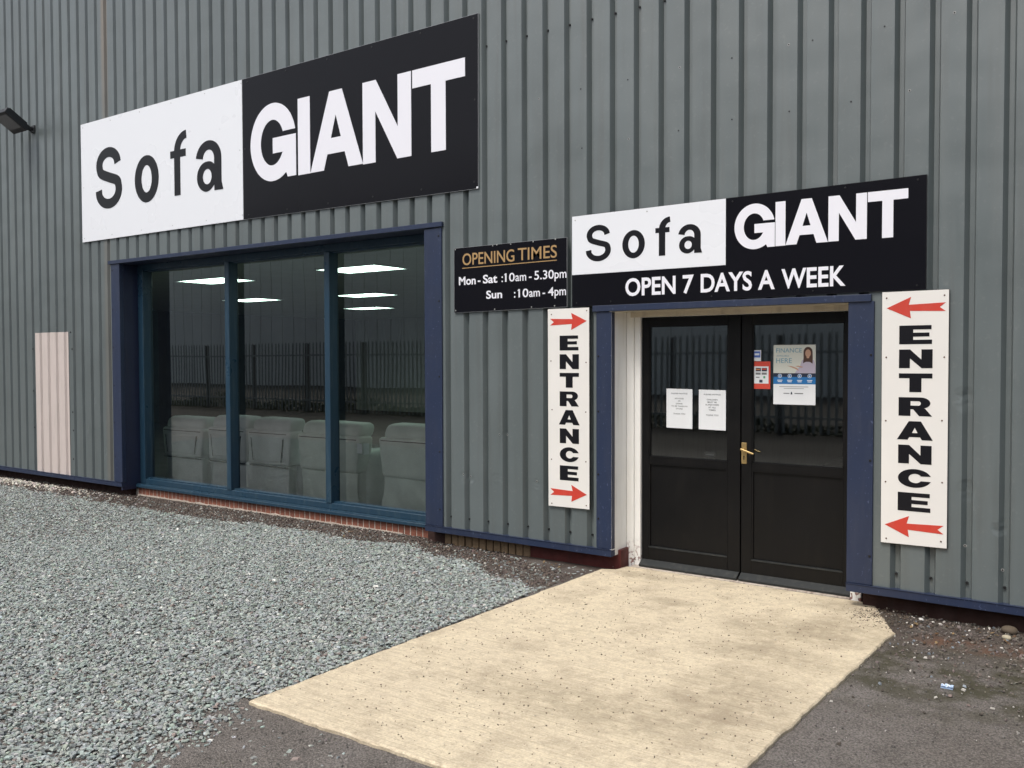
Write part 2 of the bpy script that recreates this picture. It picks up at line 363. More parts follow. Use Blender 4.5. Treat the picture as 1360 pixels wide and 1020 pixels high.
def glyph(ch, x0, x1, z0, z1, t):
    """list of separate shapes (each a list of loops) in metres; t is the stem width"""
    W, H = x1-x0, z1-z0
    U = lambda pts: [(x0+a*W, z0+b*H) for a, b in pts]
    if ch == 'S':
        k = [(.5+.455*math.cos(R(a)), .76+.24*math.sin(R(a))) for a in (2, 25, 50, 75, 100, 125, 150, 175, 200, 222)]+[(.5, .515)]
        k += [(.5+.5*math.cos(R(a)), .265+.265*math.sin(R(a))) for a in (38, 15, -10, -35, -60, -85, -110, -135, -160, -184)]
        return [[stroke(spline([(x0+t/2+a*(W-t), z0+t*.42+b*(H-t*.84)) for a, b in k]), t, t*.86)]]
    if ch == 'o':
        return [[ell((x0+x1)/2, (z0+z1)/2, W/2, H/2, 0, 360, 48)[:-1], ell((x0+x1)/2, (z0+z1)/2, W/2-t, H/2-t*.84, 0, 360, 48)[:-1]]]
    if ch == 'f':
        sx = x0+W*.24; rx = x1-sx-t/2; ry = rx*1.05; cz = z1-t*.40-ry
        pth = [Vector((sx+t/2, z0+(cz-z0)*q)) for q in (0, .5, .9)]+[Vector((x1-rx*math.cos(R(a)), cz+ry*math.sin(R(a)))) for a in range(0, 91, 9)]
        hook = stroke(pth, t, t*.80)
        zb = z0+H*.60
        return [[hook], [box2(x0, sx-.0005, zb, zb+t*.72)], [box2(sx+t+.0005, x1-W*.04, zb, zb+t*.72)]]
    if ch == 'a':
        tz = t*.80; sx = x1-W*.06-t/2; rr = min((sx-x0-t/2)/2*1.06, H*.3)
        cx_ = sx-rr; cz_ = z1-tz/2-rr*.95
        path = [Vector(p) for p in ell(cx_, cz_, rr, rr*.95, 172, 0, 22)]+[Vector((sx, cz_-(cz_-z0)*q)) for q in (.25, .5, .75, 1)]
        sh = [[stroke(path, t, tz)]]
        yb0 = z0; ry = H*.295; cb = z0+ry; rx = (sx-t/2-x0+t*.35)/2
        out = ell(x0+rx, cb, rx, ry, 0, 360, 44)[:-1]; out = [(min(a, sx-t*.5+.001), b+max(0, (a-x0-rx)/rx)*H*.035) for a, b in out]
        hole = [(a, b) for a, b in ell(x0+rx+t*.06, cb, rx-t*.78, ry-tz*.80, 0, 360, 36)[:-1]]
        hole = [(min(a, sx-t*.5-.004), b) for a, b in hole]
        sh.append([out, hole]); sh.append([[(sx+t*.3, z0), (x1, z0), (x1-W*.02, z0+H*.05), (sx+t*.5, z0+H*.16), (sx+t*.3, z0+H*.16)]]); return sh
    if ch == 'G':
        out = ell(.5, .5, .5, .5, 14, 304, 56); inn = ell(.5, .5, .262, .292, 336, 24, 40)[::1]
        inn = ell(.49, .495, .255, .292, -30, -338, 44)
        lp = [(.985, .615)]+out+[(.79, .085), (.82, .025), (1.0, .025), (1.0, .551), (.50, .551), (.50, .353), (.75, .353)]+inn+[(.725, .615)]
        return [[U(lp)]]
    if ch == 'I': return [[box2(x0, x1, z0, z1)]]
    if ch == 'A':
        return [[U([(0, 0), (.265, 0), (.335, .2), (.665, .2), (.735, 0), (1, 0), (.62, 1), (.38, 1)]), U([(.405, .40), (.5, .69), (.595, .40)])]]
    if ch == 'N':
        a = t/W; return [[U([(0, 0), (a, 0), (a, .62), (1-a*1.05, 0), (1, 0), (1, 1), (1-a, 1), (1-a, .38), (a*1.05, 1), (0, 1)])]]
    if ch == 'T':
        a = .363; b = .64; return [[U([(a, 0), (b, 0), (b, .79), (1, .79), (1, 1), (0, 1), (0, .79), (a, .79)])]]
    # extra wide black letters
    if ch == 'wE': return [[U([(0, 0), (.98, 0), (.98, .23), (.42, .23), (.42, .40), (.90, .40), (.90, .61), (.42, .61), (.42, .78), (.96, .78), (.96, 1), (0, 1)])]]
    if ch == 'wN': return [[U([(0, 0), (.33, 0), (.33, .52), (.68, 0), (1, 0), (1, 1), (.67, 1), (.67, .46), (.33, 1), (0, 1)])]]
    if ch == 'wT': return [[U([(.32, 0), (.68, 0), (.68, .74), (1, .74), (1, 1), (0, 1), (0, .74), (.32, .74)])]]
    if ch == 'wR':
        arc = ell(.66, .70, .29, .30, -70, 88, 12)
        lp = [(0, 0), (.36, 0), (.36, .36), (.44, .36), (.62, 0), (1.0, 0), (.80, .40)]+arc+[(0, 1)]
        h = [(.36, .56), (.36, .80), (.60, .80)]+ell(.60, .68, .07, .12, 80, -80, 6)+[(.60, .56)]
        return [[U(lp), U(h)]]
    if ch == 'wA': return [[U([(0, 0), (.30, 0), (.35, .15), (.65, .15), (.70, 0), (1, 0), (.67, 1), (.33, 1)]), U([(.42, .37), (.5, .66), (.58, .37)])]]
    if ch == 'wC':
        out = ell(.5, .5, .5, .5, 22, 338, 44); inn = ell(.52, .5, .20, .25, 330, 30, 26)
        return [[U([(.985, .64)]+out+[(.985, .36), (.70, .37)]+inn+[(.68, .63)])]]
def letter(ch, x0, x1, z0, z1, t, y, m_, parent, th=.003):
    mb = MB()
    for i, loops in enumerate(glyph(ch, x0, x1, z0, z1, t)):
        v, f = fill(loops, th/2)
        n = len(mb.v); yy = y-.0002*i
        mb.v += [(a, yy-th/2-c_, b) for a, b, c_ in v]; mb.f += [tuple(n+k for k in q) for q in f]
    return obj('letter', mb, m_, parent)
def text(s, x0, x1, z0, z1, y, m_, parent, bold=0, name='lettering', th=.0016, ref=None):
    """flat lettering; z0 baseline, z1 cap height, stretched to x0..x1"""
    c = bpy.data.curves.new('tmp', 'FONT'); c.body = s; c.size = 1; c.offset = bold; c.extrude = .5; c.resolution_u = 4
    v, f = curve_mesh(c)
    a = min(q[0] for q in v); b = max(q[0] for q in v)
    kx = (x1-x0)/(b-a); kz = (z1-z0)/(.68+2*bold)
    vs = [(x0+(q[0]-a)*kx, y-th/2-(q[2])*th, z0+(q[1]+bold)*kz) for q in v]
    return obj(name, (vs, f), m_, parent)
def screws(pts, y, m_, parent, r=.007, name='screw', seg=8):
    mb = MB()
    for x, z in pts: mb.cyl((x, y+.001, z), (x, y-.003, z), r, seg, r*.75)
    return obj(name, mb, m_, parent, kind='stuff')

# ------------------------------------------------------------------ ground
gm = MB(); N = 1
obj('ground', MB().quad((-260, -260, -.02), (260, -260, -.02), (260, 260, -.02), (-260, 260, -.02)), 'ground', kind='structure')
# slab with a slightly broken edge
bm = bmesh.new()
corn = [(-3.40, -3.235), (-1.262, -3.235), (-1.235, -2.451), (-1.148, -.42), (-1.30, -.05), (-1.40, .165), (-3.205, .185), (-3.235, .045), (-3.330, 0.0)]
pts = []
for i, a in enumerate(corn):
    b = corn[(i+1) % len(corn)]; d = math.dist(a, b); n = max(1, int(d/.035))
    for k in range(n):
        t = k/n; x = a[0]+(b[0]-a[0])*t; y = a[1]+(b[1]-a[1])*t
        nx, ny = (b[1]-a[1])/d, -(b[0]-a[0])/d
        j = (noise.noise(Vector((x*6, y*6, 1)))*.009+noise.noise(Vector((x*25, y*25, 5)))*.009)*(0 if y > .1 else 1)
        pts.append((x+nx*j, y+ny*j))
k = len(pts); cxs = sum(p[0] for p in pts)/k; cys = sum(p[1] for p in pts)/k
inset = [(x+(cxs-x)*.006, y+(cys-y)*.006) for x, y in pts]
vs = [(x, y, 0) for x, y in inset]+[(x, y, -.007) for x, y in pts]+[(x, y, -.09) for x, y in pts]
fs = [tuple(range(k))]+[(i+k, (i+1) % k+k, (i+1) % k, i) for i in range(k)]+[(i+2*k, (i+1) % k+2*k, (i+1) % k+k, i+k) for i in range(k)]
slab = obj('path', (vs, fs), 'slab', kind='structure')

# gravel: tens of thousands of flat slate chips, one mesh
def chips(name, xy, size, zbase, cols, m_, flat=.38, kind='stuff', tilt=.35):
    n = len(xy)
    base = np.array([(-1, -.62, -1), (.85, -.8, -1), (1, .55, -1), (-.7, .8, -1), (-.75, -.5, 1), (.6, -.62, 1), (.78, .4, 1), (-.5, .6, 1)], float)*.5
    F = np.array([(0, 3, 2, 1), (4, 5, 6, 7), (0, 1, 5, 4), (1, 2, 6, 5), (2, 3, 7, 6), (3, 0, 4, 7)])
    V = base[None]*(1+rng.uniform(-.32, .32, (n, 8, 3)))
    V[:, :, 0] *= size[:, None]; V[:, :, 1] *= (size*rng.uniform(.55, .95, n))[:, None]; V[:, :, 2] *= (size*rng.uniform(flat*.6, flat*1.3, n))[:, None]
    a = rng.uniform(0, 2*math.pi, n); tx = rng.normal(0, tilt, n); ty = rng.normal(0, tilt, n)
    def rot(V, i, j, t):
        c, s_ = np.cos(t)[:, None], np.sin(t)[:, None]; p, q = V[:, :, i].copy(), V[:, :, j].copy()
        V[:, :, i] = c*p-s_*q; V[:, :, j] = s_*p+c*q
    rot(V, 1, 2, tx); rot(V, 0, 2, ty); rot(V, 0, 1, a)
    V[:, :, 0] += xy[:, 0:1]; V[:, :, 1] += xy[:, 1:2]; V[:, :, 2] += zbase[:, None]
    FF = (F[None]+8*np.arange(n)[:, None, None]).reshape(-1, 4)
    me = bpy.data.meshes.new(name)
    me.vertices.add(8*n); me.vertices.foreach_set('co', V.reshape(-1))
    me.loops.add(FF.size); me.loops.foreach_set('vertex_index', FF.reshape(-1).astype(np.int32))
    me.polygons.add(len(FF)); me.polygons.foreach_set('loop_start', np.arange(0, FF.size, 4, dtype=np.int32))
    me.update(); me.validate(); me.shade_flat()
    at = me.color_attributes.new('chip', 'FLOAT_COLOR', 'POINT')
    C = np.repeat(np.concatenate([cols, np.ones((n, 1))], 1), 8, axis=0); at.data.foreach_set('color', C.reshape(-1))
    return obj(name, me, m_, kind=kind)
def palette(n, base, items):
    c = np.array(base)[None]*np.exp(rng.normal(0, .18, (n, 1)))*(1+rng.normal(0, .04, (n, 3)))
    u = rng.random(n); acc = 0
    for p, col in items:
        k = (u >= acc) & (u < acc+p); acc += p
        c[k] = np.array(col)*np.exp(rng.normal(0, .15, (k.sum(), 1)))
    return c
def vnoise(xy, s, o=0): return np.array([noise.noise(Vector((x*s+o, y*s, o))) for x, y in xy])
def gravel_edge(x):  # y of the dirt strip's edge along the wall
    return np.interp(x, [-16, -12.2, -9.5, -6.5, -5.1, -4.5, -4.15, -3.6, -3.3], [-.30, -.28, -.30, -.18, -.10, -.24, -.42, -.62, -.70])
n0 = 390000
xy = np.stack([rng.uniform(-15.5, -2.6, n0), rng.uniform(-5.6, .02, n0)], 1)
nz = vnoise(xy, 2.2)*.16+vnoise(xy, 9, 3)*.06
d1 = gravel_edge(xy[:, 0])-xy[:, 1]+nz              # positive inside
right = np.where(xy[:, 1] > -3.2, 9, -(xy[:, 0]+3.40)*1.0+(-(xy[:, 1]+3.2))*.47+nz*1.3)  # tarmac wedge below the slab's corner
dens = np.clip(d1/.14, 0, 1)*np.clip(right/.22, 0, 1)
dens = np.where(d1 < 0, .05, dens)
far = np.hypot(xy[:, 0], xy[:, 1]+5.9)
keep = (rng.random(n0) < np.clip(dens, .012, 1)) & ((xy[:, 0] < -3.405) | (xy[:, 1] < -3.25)) & ((far < 9) | (rng.random(n0) < .5))
xy = xy[keep]; n = len(xy); sz = rng.gamma(9, .00215, n).clip(.010, .040)
zb = -.02+sz*.08+rng.uniform(0, .016, n)*np.clip(dens[keep], .0, 1)
# a few chips kicked onto the slab edge
gcol = palette(n, (.32, .358, .342), [(.05, (.36, .38, .36)), (.03, (.27, .22, .20)), (.012, (.70, .70, .66)), (.05, (.17, .19, .19))])
chips('gravel', xy, sz, zb, gcol, 'gravel', .24, tilt=.2)
# loose debris on dirt and tarmac
def scatter(name, n, fx, lo, hi, base, items, flat=.5, zb=-.016):
    p = fx(n); s_ = rng.gamma(3, (hi-lo)/6, len(p))+lo; s_ = s_.clip(lo, hi)
    return chips(name, p, s_, np.full(len(p), zb)+s_*.15, palette(len(p), base, items), 'stone', flat)
def strip(n):
    x = rng.uniform(-14, -3.4, n); y = gravel_edge(x)+rng.uniform(-.1, .42, n); return np.stack([x, np.minimum(y, .16)], 1)
scatter('wall_foot_debris', 9000, strip, .005, .024, (.12, .095, .08), [(.05, (.42, .40, .36)), (.10, (.2, .22, .21)), (.2, (.06, .045, .04))])
def wchip(n):
    x = -12.9+np.abs(rng.normal(0, 1.3, n)); return np.stack([x, .0-np.abs(rng.normal(0, .14, n))], 1)
scatter('pale_chippings', 480, wchip, .015, .05, (.50, .47, .42), [(.2, (.3, .28, .25))], .4)
def rgt(n):
    x = rng.uniform(-1.25, 2.5, n); y = .08-np.abs(rng.normal(0, .65, n)); return np.stack([x, y], 1)[(y > -4)]
scatter('tarmac_debris', 5200, rgt, .004, .020, (.15, .13, .115), [(.07, (.50, .48, .44)), (.25, (.07, .06, .05)), (.05, (.2, .23, .26))])
def leafy(n):
    a = np.stack([rng.uniform(-1.1, .9, n), -.02-np.abs(rng.normal(0, .28, n))], 1); b = np.stack([rng.uniform(-6.5, -3.5, n//2), -np.abs(rng.normal(.05, .16, n//2))], 1); return np.concatenate([a, b])
scatter('dead_leaf_litter', 90, leafy, .014, .034, (.12, .07, .035), [(.3, (.2, .14, .07)), (.3, (.05, .035, .025))], .08, -.012)
def fore(n):
    p = np.stack([rng.uniform(-3.6, 1.2, n), rng.uniform(-5.6, -1.0, n)], 1)
    return p[(p[:, 0] > -1.15) | (p[:, 1] < -3.27)]
scatter('tarmac_grit', 9000, fore, .003, .010, (.16, .15, .14), [(.06, (.42, .40, .38)), (.3, (.08, .075, .07))], .6)
def corner(n): return np.stack([rng.normal(-1.27, .10, n), rng.normal(-.10, .12, n).clip(-.5, .14)], 1)
scatter('slab_corner_dirt', 700, corner, .003, .012, (.09, .07, .05), [(.04, (.45, .42, .38)), (.3, (.05, .04, .03))], .5, -.001)
def slabd(n): return np.stack([rng.uniform(-3.33, -1.25, n), rng.uniform(-3.15, .12, n)], 1)
scatter('slab_grit', 1300, slabd, .003, .010, (.17, .135, .10), [(.15, (.5, .46, .38))], .5, .001)
# bits one can pick out
def pebble(name, x, y, r_, col, label, cat, sq=(1, .8, .6)):
    bm = bmesh.new(); bmesh.ops.create_icosphere(bm, subdivisions=3, radius=r_)
    for q in bm.verts:
        q.co *= 1+.22*noise.noise(q.co*(14/r_*.03)+Vector((x*9, y, 0))); q.co = Vector((q.co.x*sq[0], q.co.y*sq[1], q.co.z*sq[2]))
    mb = MB().add_bm(bm, Matrix.Translation((x, y, -.02+r_*sq[2]*.8)))
    return tag(obj(name, mb, painted(name+' rock', col, .9, .4, tuple(c_*.4 for c_ in col), .4, 25, .4), smooth=True), label, cat)
pebble('cobble', -.60, -.0, .045, (.10, .078, .055), 'rounded brown cobble lying under the blue bottom flashing at the right edge', 'stone')
pebble('pebble', -1.075, -.02, .018, (.6, .6, .57), 'small white pebble on dark earth just right of the concrete slab', 'stone')
pebble('pebble', -.60, -.13, .026, (.42, .38, .28), 'cream pebble in front of the rounded brown cobble', 'stone')
# crumpled wrapper
mb = MB(); g = 7
for i in range(g):
    for j in range(5):
        x = -.775+i*.009; y = -1.16+j*.008
        mb.v.append((x, y, -.008+.012*noise.noise(Vector((i*.9, j*.9, 2)))))
for i in range(g-1):
    for j in range(4): a = i*5+j; mb.f.append((a, a+5, a+6, a+1)); mb.mi.append(0 if (i+j) % 3 else 1)
mb.box(-.775, -.721, -1.16, -1.128, -.019, -.015); mb.mi += [0]*6
tag(obj('sweet_wrapper', mb, ['litter', 'paper']), 'crumpled pale blue and white wrapper dropped on the tarmac right of the slab', 'litter')

# ------------------------------------------------------------------ the warehouse
B = empty('warehouse', (-5, .4, 0), 'grey green corrugated steel warehouse with blue trims, showroom window and black double door', 'building')
PIT = .2004
def profile(xa, xb, yc=.012, dep=.040):
    """corner points of the ribbed sheet: wide crowns with narrow recessed troughs"""
    pts = [(xa, None)]; k0 = math.floor(xa/PIT)-1; k1 = math.ceil(xb/PIT)+1
    P = []
    for k in range(k0, k1+1):
        r_ = k*PIT+.001; P += [(r_-.063, yc), (r_-.039, yc+dep), (r_-.013, yc+dep), (r_, yc)]
    def at(x):
        for (a, ya), (b, yb) in zip(P, P[1:]):
            if a <= x <= b: return ya+(yb-ya)*(x-a)/max(b-a, 1e-9)
        return yc
    return [(xa, at(xa))]+[p for p in P if xa < p[0] < xb]+[(xb, at(xb))]
def sheet_strip(mb, xa, xb, z0, z1, **kw):
    P = profile(xa, xb, **kw); n = len(mb.v)
    nz_ = 1
    for x, y in P: mb.v += [(x, y, z0), (x, y, z1)]
    for i in range(len(P)-1): a = n+2*i; mb.f.append((a, a+2, a+3, a+1))
TOP = 7.6
openings = [(-9.90, -4.99, 2.755), (-3.31, -1.45, 1.98)]  # x0, x1, head z
xs = [round(-24.05+PIT*5*i-.05, 3) for i in range(30)]
lift = 0
for a, b in zip(xs, xs[1:]):
    if a > 5: break
    mb = MB(); cuts = sorted({a, b}|{q for o in openings for q in o[:2] if a < q < b}|{q for q in (-11.795, -10.975) if a < q < b})
    for p, q in zip(cuts, cuts[1:]):
        mid_ = (p+q)/2; z0 = .10
        for o in openings:
            if o[0] < mid_ < o[1]: z0 = o[2]
        sheet_strip(mb, p, q, z0, TOP)
    obj('cladding_sheet', mb, 'clad', B)
mb = MB(); sheet_strip(mb, -11.795, -10.975, .143, 1.957, yc=.006, dep=.034); pl = obj('patch_sheet', mb, 'pale', B); pl['label'] = 'pale cream pink ribbed sheet set into the grey cladding'
screws([(-11.87, 1.75), (-11.87, 1.2), (-11.86, .72), (-10.93, 1.95), (-10.90, 1.74), (-10.91, .95), (-10.9, .72), (-10.91, .36)], .010, 'screw', B, .012)
# trims
# split into separate trims so each stretch is its own piece
for a, b in ((-24, -17.0), (-16.995, -10.863), (-10.858, -9.808), (-5.095, -3.244), (-1.526, 5)):
    q = MB(); q.box(a, b, -.012, .052, .099, .149, .002)
    q.box(a, b, -.016, .010, .1495, .1525)
    obj('bottom_flashing', q, 'blue', B)
def trim(name, *a): return obj(name, MB().box(*a, .0025), 'blue', B)
trim('window_side_trim', -9.983, -9.808, -.002, .05, .154, 2.734)
trim('window_side_trim', -5.095, -4.900, -.002, .05, .154, 2.728)
trim('window_head_trim', -10.025, -4.885, -.016, .05, 2.735, 2.777)
trim('door_side_trim', -3.377, -3.244, -.002, .05, .154, 1.954)
trim('door_side_trim', -1.526, -1.368, -.002, .05, .154, 1.960)
trim('door_head_trim', -3.405, -1.385, -.014, .05, 1.957, 2.003)
screws([(-9.955, z) for z in (2.66, 2.2, 1.75, 1.3, .86, .45)]+[(-4.93, z) for z in (2.66, 2.1, 1.45, .8, .30)]+[(-3.36, z) for z in (1.62, 1.2, .72, .38)]+[(-1.385, z) for z in (1.62, .95, .34)], -.003, 'screw', B, .0085)
# reveals
obj('window_reveal', MB().box(-9.835, -9.808, .05, .36, .10, 2.735), 'bluedark', B)
obj('window_reveal', MB().box(-5.095, -5.065, .05, .36, .10, 2.735), 'bluedark', B)
obj('window_soffit', MB().box(-9.808, -5.095, .05, .36, 2.735, 2.76), 'bluedark', B)
obj('reveal_base', MB().prism([(-9.835, .10), (-9.808, .10), (-9.808, .06), (-9.835, .06)], .0, .2), 'bluedark', B)
obj('door_reveal', MB().box(-3.262, -3.2445, -.0005, .232, .102, 1.957), 'whitesheet', B)
obj('door_soffit', MB().box(-3.244, -1.45, .05, .235, 1.957, 1.975), 'cream', B)
obj('door_reveal', MB().box(-1.47, -1.45, .05, .232, .10, 1.957), 'whitesheet', B)
# plinths and bricks
obj('plinth', MB().box(-9.86, -5.165, .2035, .42, -.12, .076), 'mortar', B)
obj('plinth', MB().box(-24, -9.86, .14, .42, -.12, .14), 'darkbrick', B)
obj('plinth', MB().box(-5.165, -4.06, .112, .42, -.12, .14), 'darkbrick', B)
rp = obj('plinth', MB().box(-4.06, -3.222, .10, .24, -.12, .135, .006), 'redplinth', B); rp['label'] = 'dark red painted plinth beside the door'
obj('plinth', MB().box(-1.445, 5, .09, .42, -.12, .14), 'darkbrick', B)
bm_ = MB().box(0, .065, 0, .05, 0, .125, .003)
proto = bpy.data.meshes.new('brick'); proto.from_pydata(bm_.v, [], bm_.f); proto.materials.append(M['brick'])
def brick(x, y, z, me, name='brick'):
    o = bpy.data.objects.new(name, me); COL.objects.link(o); o.parent = B; o.matrix_parent_inverse = Matrix.Translation(-ROOT[B.name])
    o.location = (x, y, z); o.rotation_euler = (random.uniform(-.01, .01), random.uniform(-.012, .012), random.uniform(-.02, .02)); return o
x = -9.80; 
while x < -5.19:
    brick(x, .2+random.uniform(-.002, .002), -.055, proto); x += .075
p2 = proto.copy(); p2.materials.clear(); p2.materials.append(M['buff'])
for i in range(12): brick(-4.955+i*.076, .094+random.uniform(-.004, .004), -.05, p2).scale = (1, 1, 1.3)
db = brick(-5.10, .15, -.06, proto); brick(-5.03, .14, -.06, proto)
lip = MB(); lx = np.arange(-9.8, -5.55, .03)
for a in lx: lip.prism([(a, -.05), (a+.0302, -.05), (a+.0302, -.006+.012*noise.noise(Vector((a*7, 0, 0)))), (a, -.006+.012*noise.noise(Vector((a*7-.2, 0, 0))))], .186+.01*noise.noise(Vector((a*5, 3, 0))), .2)
obj('mortar_lip', lip, 'mortar', B, kind='stuff')
# shell, roof and showroom interior
obj('roof', MB().box(-24, 5, .2, 25, TOP, TOP+.12), 'farroof', B)
obj('eaves_flashing', MB().box(-24, 5, -.06, .06, TOP-.12, TOP+.14), 'blue', B)
obj('end_wall', MB().box(-24.1, -24, .05, 25, -.1, TOP), 'clad', B)
obj('end_wall', MB().box(5, 5.1, .05, 25, -.1, TOP), 'clad', B)
obj('rear_wall', MB().box(-24, 5, 25, 25.1, -.1, TOP), 'clad', B)
obj('inner_lining', MB().box(-24, -9.86, .06, .40, .14, TOP-.1).box(-5.06, -3.28, .06, .40, .14, TOP-.1).box(-1.44, 5, .06, .40, .14, TOP-.1).box(-9.86, -5.06, .06, .40, 2.765, TOP-.1).box(-3.28, -1.44, .06, .40, 1.98, TOP-.1), 'inwall', B)
obj('showroom_floor', MB().box(-20, 4.5, .42, 14, -.05, .03), 'carpet', B)
obj('showroom_ceiling', MB().box(-20, 4.5, .40, 14, 2.82, 2.86), 'ceiling', B)
for i_ in range(25): obj('wall_board', MB().box(-20+i_*.65, -20+i_*.65+.638, 13.89, 13.93, .03, 2.82), 'inwall', B)
obj('showroom_wall', MB().box(-20, 4.5, 13.93, 14, .03, 2.82), 'piping', B)
obj('showroom_wall', MB().box(-20, -19.9, .42, 13.9, .03, 2.82), 'carpet', B)
obj('showroom_wall', MB().box(-3.9, -3.8, .42, 13.9, .03, 2.82), 'inwall', B)
# ------------------------------------------------------------------ window
Wn = obj('window', MB().box(-9.807, -9.705, .23, .36, .12, 2.735, .004).box(-5.20, -5.096, .23, .36, .12, 2.735, .004).box(-9.705, -5.20, .232, .358, .118, .176, .004).box(-9.705, -5.20, .232, .358, 2.662, 2.735, .004), 'teal', B)
for x in (-8.157, -6.597): obj('mullion', MB().box(x, x+.075, .226, .352, .176, 2.662, .004), 'teal', Wn)
obj('sill', MB().box(-9.80, -5.10, .165, .24, .078, .112, .004).prism([(-9.80, .112), (-5.10, .112), (-5.10, .118), (-9.80, .118)], .172, .24), 'teal', Wn)
obj('bead', MB().box(-9.705, -5.20, .262, .328, .1765, .19), 'teal', Wn); obj('bead', MB().box(-9.705, -5.20, .262, .328, 2.648, 2.6615), 'teal', Wn)
for a, b in ((-9.705, -8.157), (-8.082, -6.597), (-6.522, -5.20)):
    obj('pane', MB().quad((a, .33, .18), (b, .33, .18), (b, .33, 2.66), (a, .33, 2.66)), 'glass', Wn)

# ------------------------------------------------------------------ double door
frame = obj('door_frame', MB().box(-3.244, -3.180, .232, .30, -.02, 1.957, .006).box(-3.179, -3.127, .242, .30, -.02, 1.957, .008).box(-3.127, -1.545, .236, .30, 1.916, 1.957, .004), 'white', B)
obj('head_board', MB().box(-3.205, -1.50, .2285, .2355, 1.917, 1.9565), 'cream', frame)  # beige face over the white head, colour carries its shade
obj('door_frame', MB().box(-1.548, -1.478, .18, .30, -.02, 1.957, .004), 'white', B)
obj('threshold', MB().box(-3.18, -1.55, .182, .30, -.02, .005, .004), 'dirtywhite', B)
def leaf(x0, x1, gx0, gx1, zg0, zg1, lab):
    y0, y1 = .26, .305
    mb = MB().box(x0+.002, gx0, y0, y1, .004, 1.913, .003).box(gx1, x1-.002, y0, y1, .004, 1.913, .003)
    mb.box(gx0, gx1, y0+.0005, y1, zg1, 1.913).box(gx0, gx1, y0+.0005, y1, .80, zg0).box(gx0, gx1, y0+.0005, y1, .004, .150)
    D = obj('door', mb, 'black', B); D['label'] = lab
    obj('lower_panel', MB().box(gx0, gx1, y0+.014, y1-.01, .150, .80), 'black', D)
    bd = MB()
    bd.prism([(gx0, .150), (gx1, .150), (gx1, .160), (gx0, .160)], y0-.005, y0+.014)
    obj('panel_frame', MB().box(gx0, gx0+.010, y0+.002, y0+.014, .160, .79).box(gx1-.010, gx1, y0+.002, y0+.014, .160, .79).box(gx0, gx1, y0+.002, y0+.014, .79, .8), 'black', D)
    obj('panel_moulding', bd, 'wboard', D)
    gb = MB().box(gx0, gx0+.008, y0+.006, y1, zg0, zg1).box(gx1-.008, gx1, y0+.006, y1, zg0, zg1).box(gx0, gx1, y0+.006, y1, zg0, zg0+.006).box(gx0, gx1, y0+.006, y1, zg1-.008, zg1)
    obj('glazing_bead', gb, 'black', D)
    obj('pane', MB().quad((gx0, y0+.018, zg0), (gx1, y0+.018, zg0), (gx1, y0+.018, zg1), (gx0, y0+.018, zg1)), 'doorglass', D)
    w_ = MB(); n = 0
    w_.v += [(x_, y_, z_) for x_ in (x0+.006, x1-.006) for y_, z_ in ((y0, .008), (y0-.060, .008), (y0-.062, .022), (y0-.004, .056), (y0, .056))]
    w_.f += [(0, 1, 2, 3, 4), (9, 8, 7, 6, 5), (0, 5, 6, 1), (1, 6, 7, 2), (2, 7, 8, 3), (3, 8, 9, 4)]
    obj('weatherboard', w_, 'wboard', D)
    return D
DL = leaf(-3.125, -2.336, -3.064, -2.433, .852, 1.847, 'left black leaf, holding the two white notices')
DR = leaf(-2.332, -1.552, -2.252, -1.617, .855, 1.843, 'right black leaf, holding the poster and the handle')
h = MB().box(-2.328, -2.288, .254, .26, .843, .996, .002)
h.cyl((-2.308, .256, .948), (-2.308, .215, .948), .011, 10)
h.cyl((-2.316, .213, .951), (-2.222, .208, .922), .0085, 10, .0065)
obj('handle', h, 'brass', DR)
obj('keyhole', MB().box(-2.311, -2.305, .2530, .2545, .872, .896).cyl((-2.308, .2545, .897), (-2.308, .2530, .897), .0055, 8), 'screw', DR)

# ------------------------------------------------------------------ cladding fixings
pr = MB(); 
for x, z in [(-10.02+.4*i, z_) for i in range(24) for z_ in (5.9,)]+[(-.031+PIT*k, z_) for k in range(-68, 4) for z_ in (4.185, .24)]:
    if z < 1 and (-9.95 < x < -4.95 or -3.35 < x < -1.4 or -11.85 < x < -10.93): continue
    if -10.6 < x < -4.49 and 3.02 < z < 4.48: continue
    pr.cyl((x, .048, z), (x, .038, z), .009, 8, .007)
obj('fixing_screw', pr, 'screw', B, kind='stuff')
pr = MB(); pw = MB()
for i, (x, z) in enumerate([(-3.903, 3.654), (-3.52, 3.664), (-3.117, 3.661), (-2.704, 3.673), (-2.315, 3.663), (-3.51, 3.213), (-3.11, 3.225), (-2.71, 3.227), (-2.313, 3.244), (-1.923, 3.674), (-1.767, 3.67), (-1.324, 3.664), (-.93, 3.66), (-1.917, 3.235), (-1.522, 3.233), (-1.176, 3.242), (-.53, 3.66), (-.55, 3.23), (-4.3, .98), (-4.22, .98), (-4.68, .62), (-4.60, .61), (-3.93, .62), (-.84, .47), (-.64, .35)]):
    pr.cyl((x, .013, z), (x, .010, z), .0055, 8)
    if i % 3 == 0 or z < 3: pw.cyl((x, .0125, z), (x, .0112, z), .0085, 10)
obj('filler_screw', pr, 'screw', B, kind='stuff'); obj('filler_patch', pw, 'zinc', B, kind='stuff')

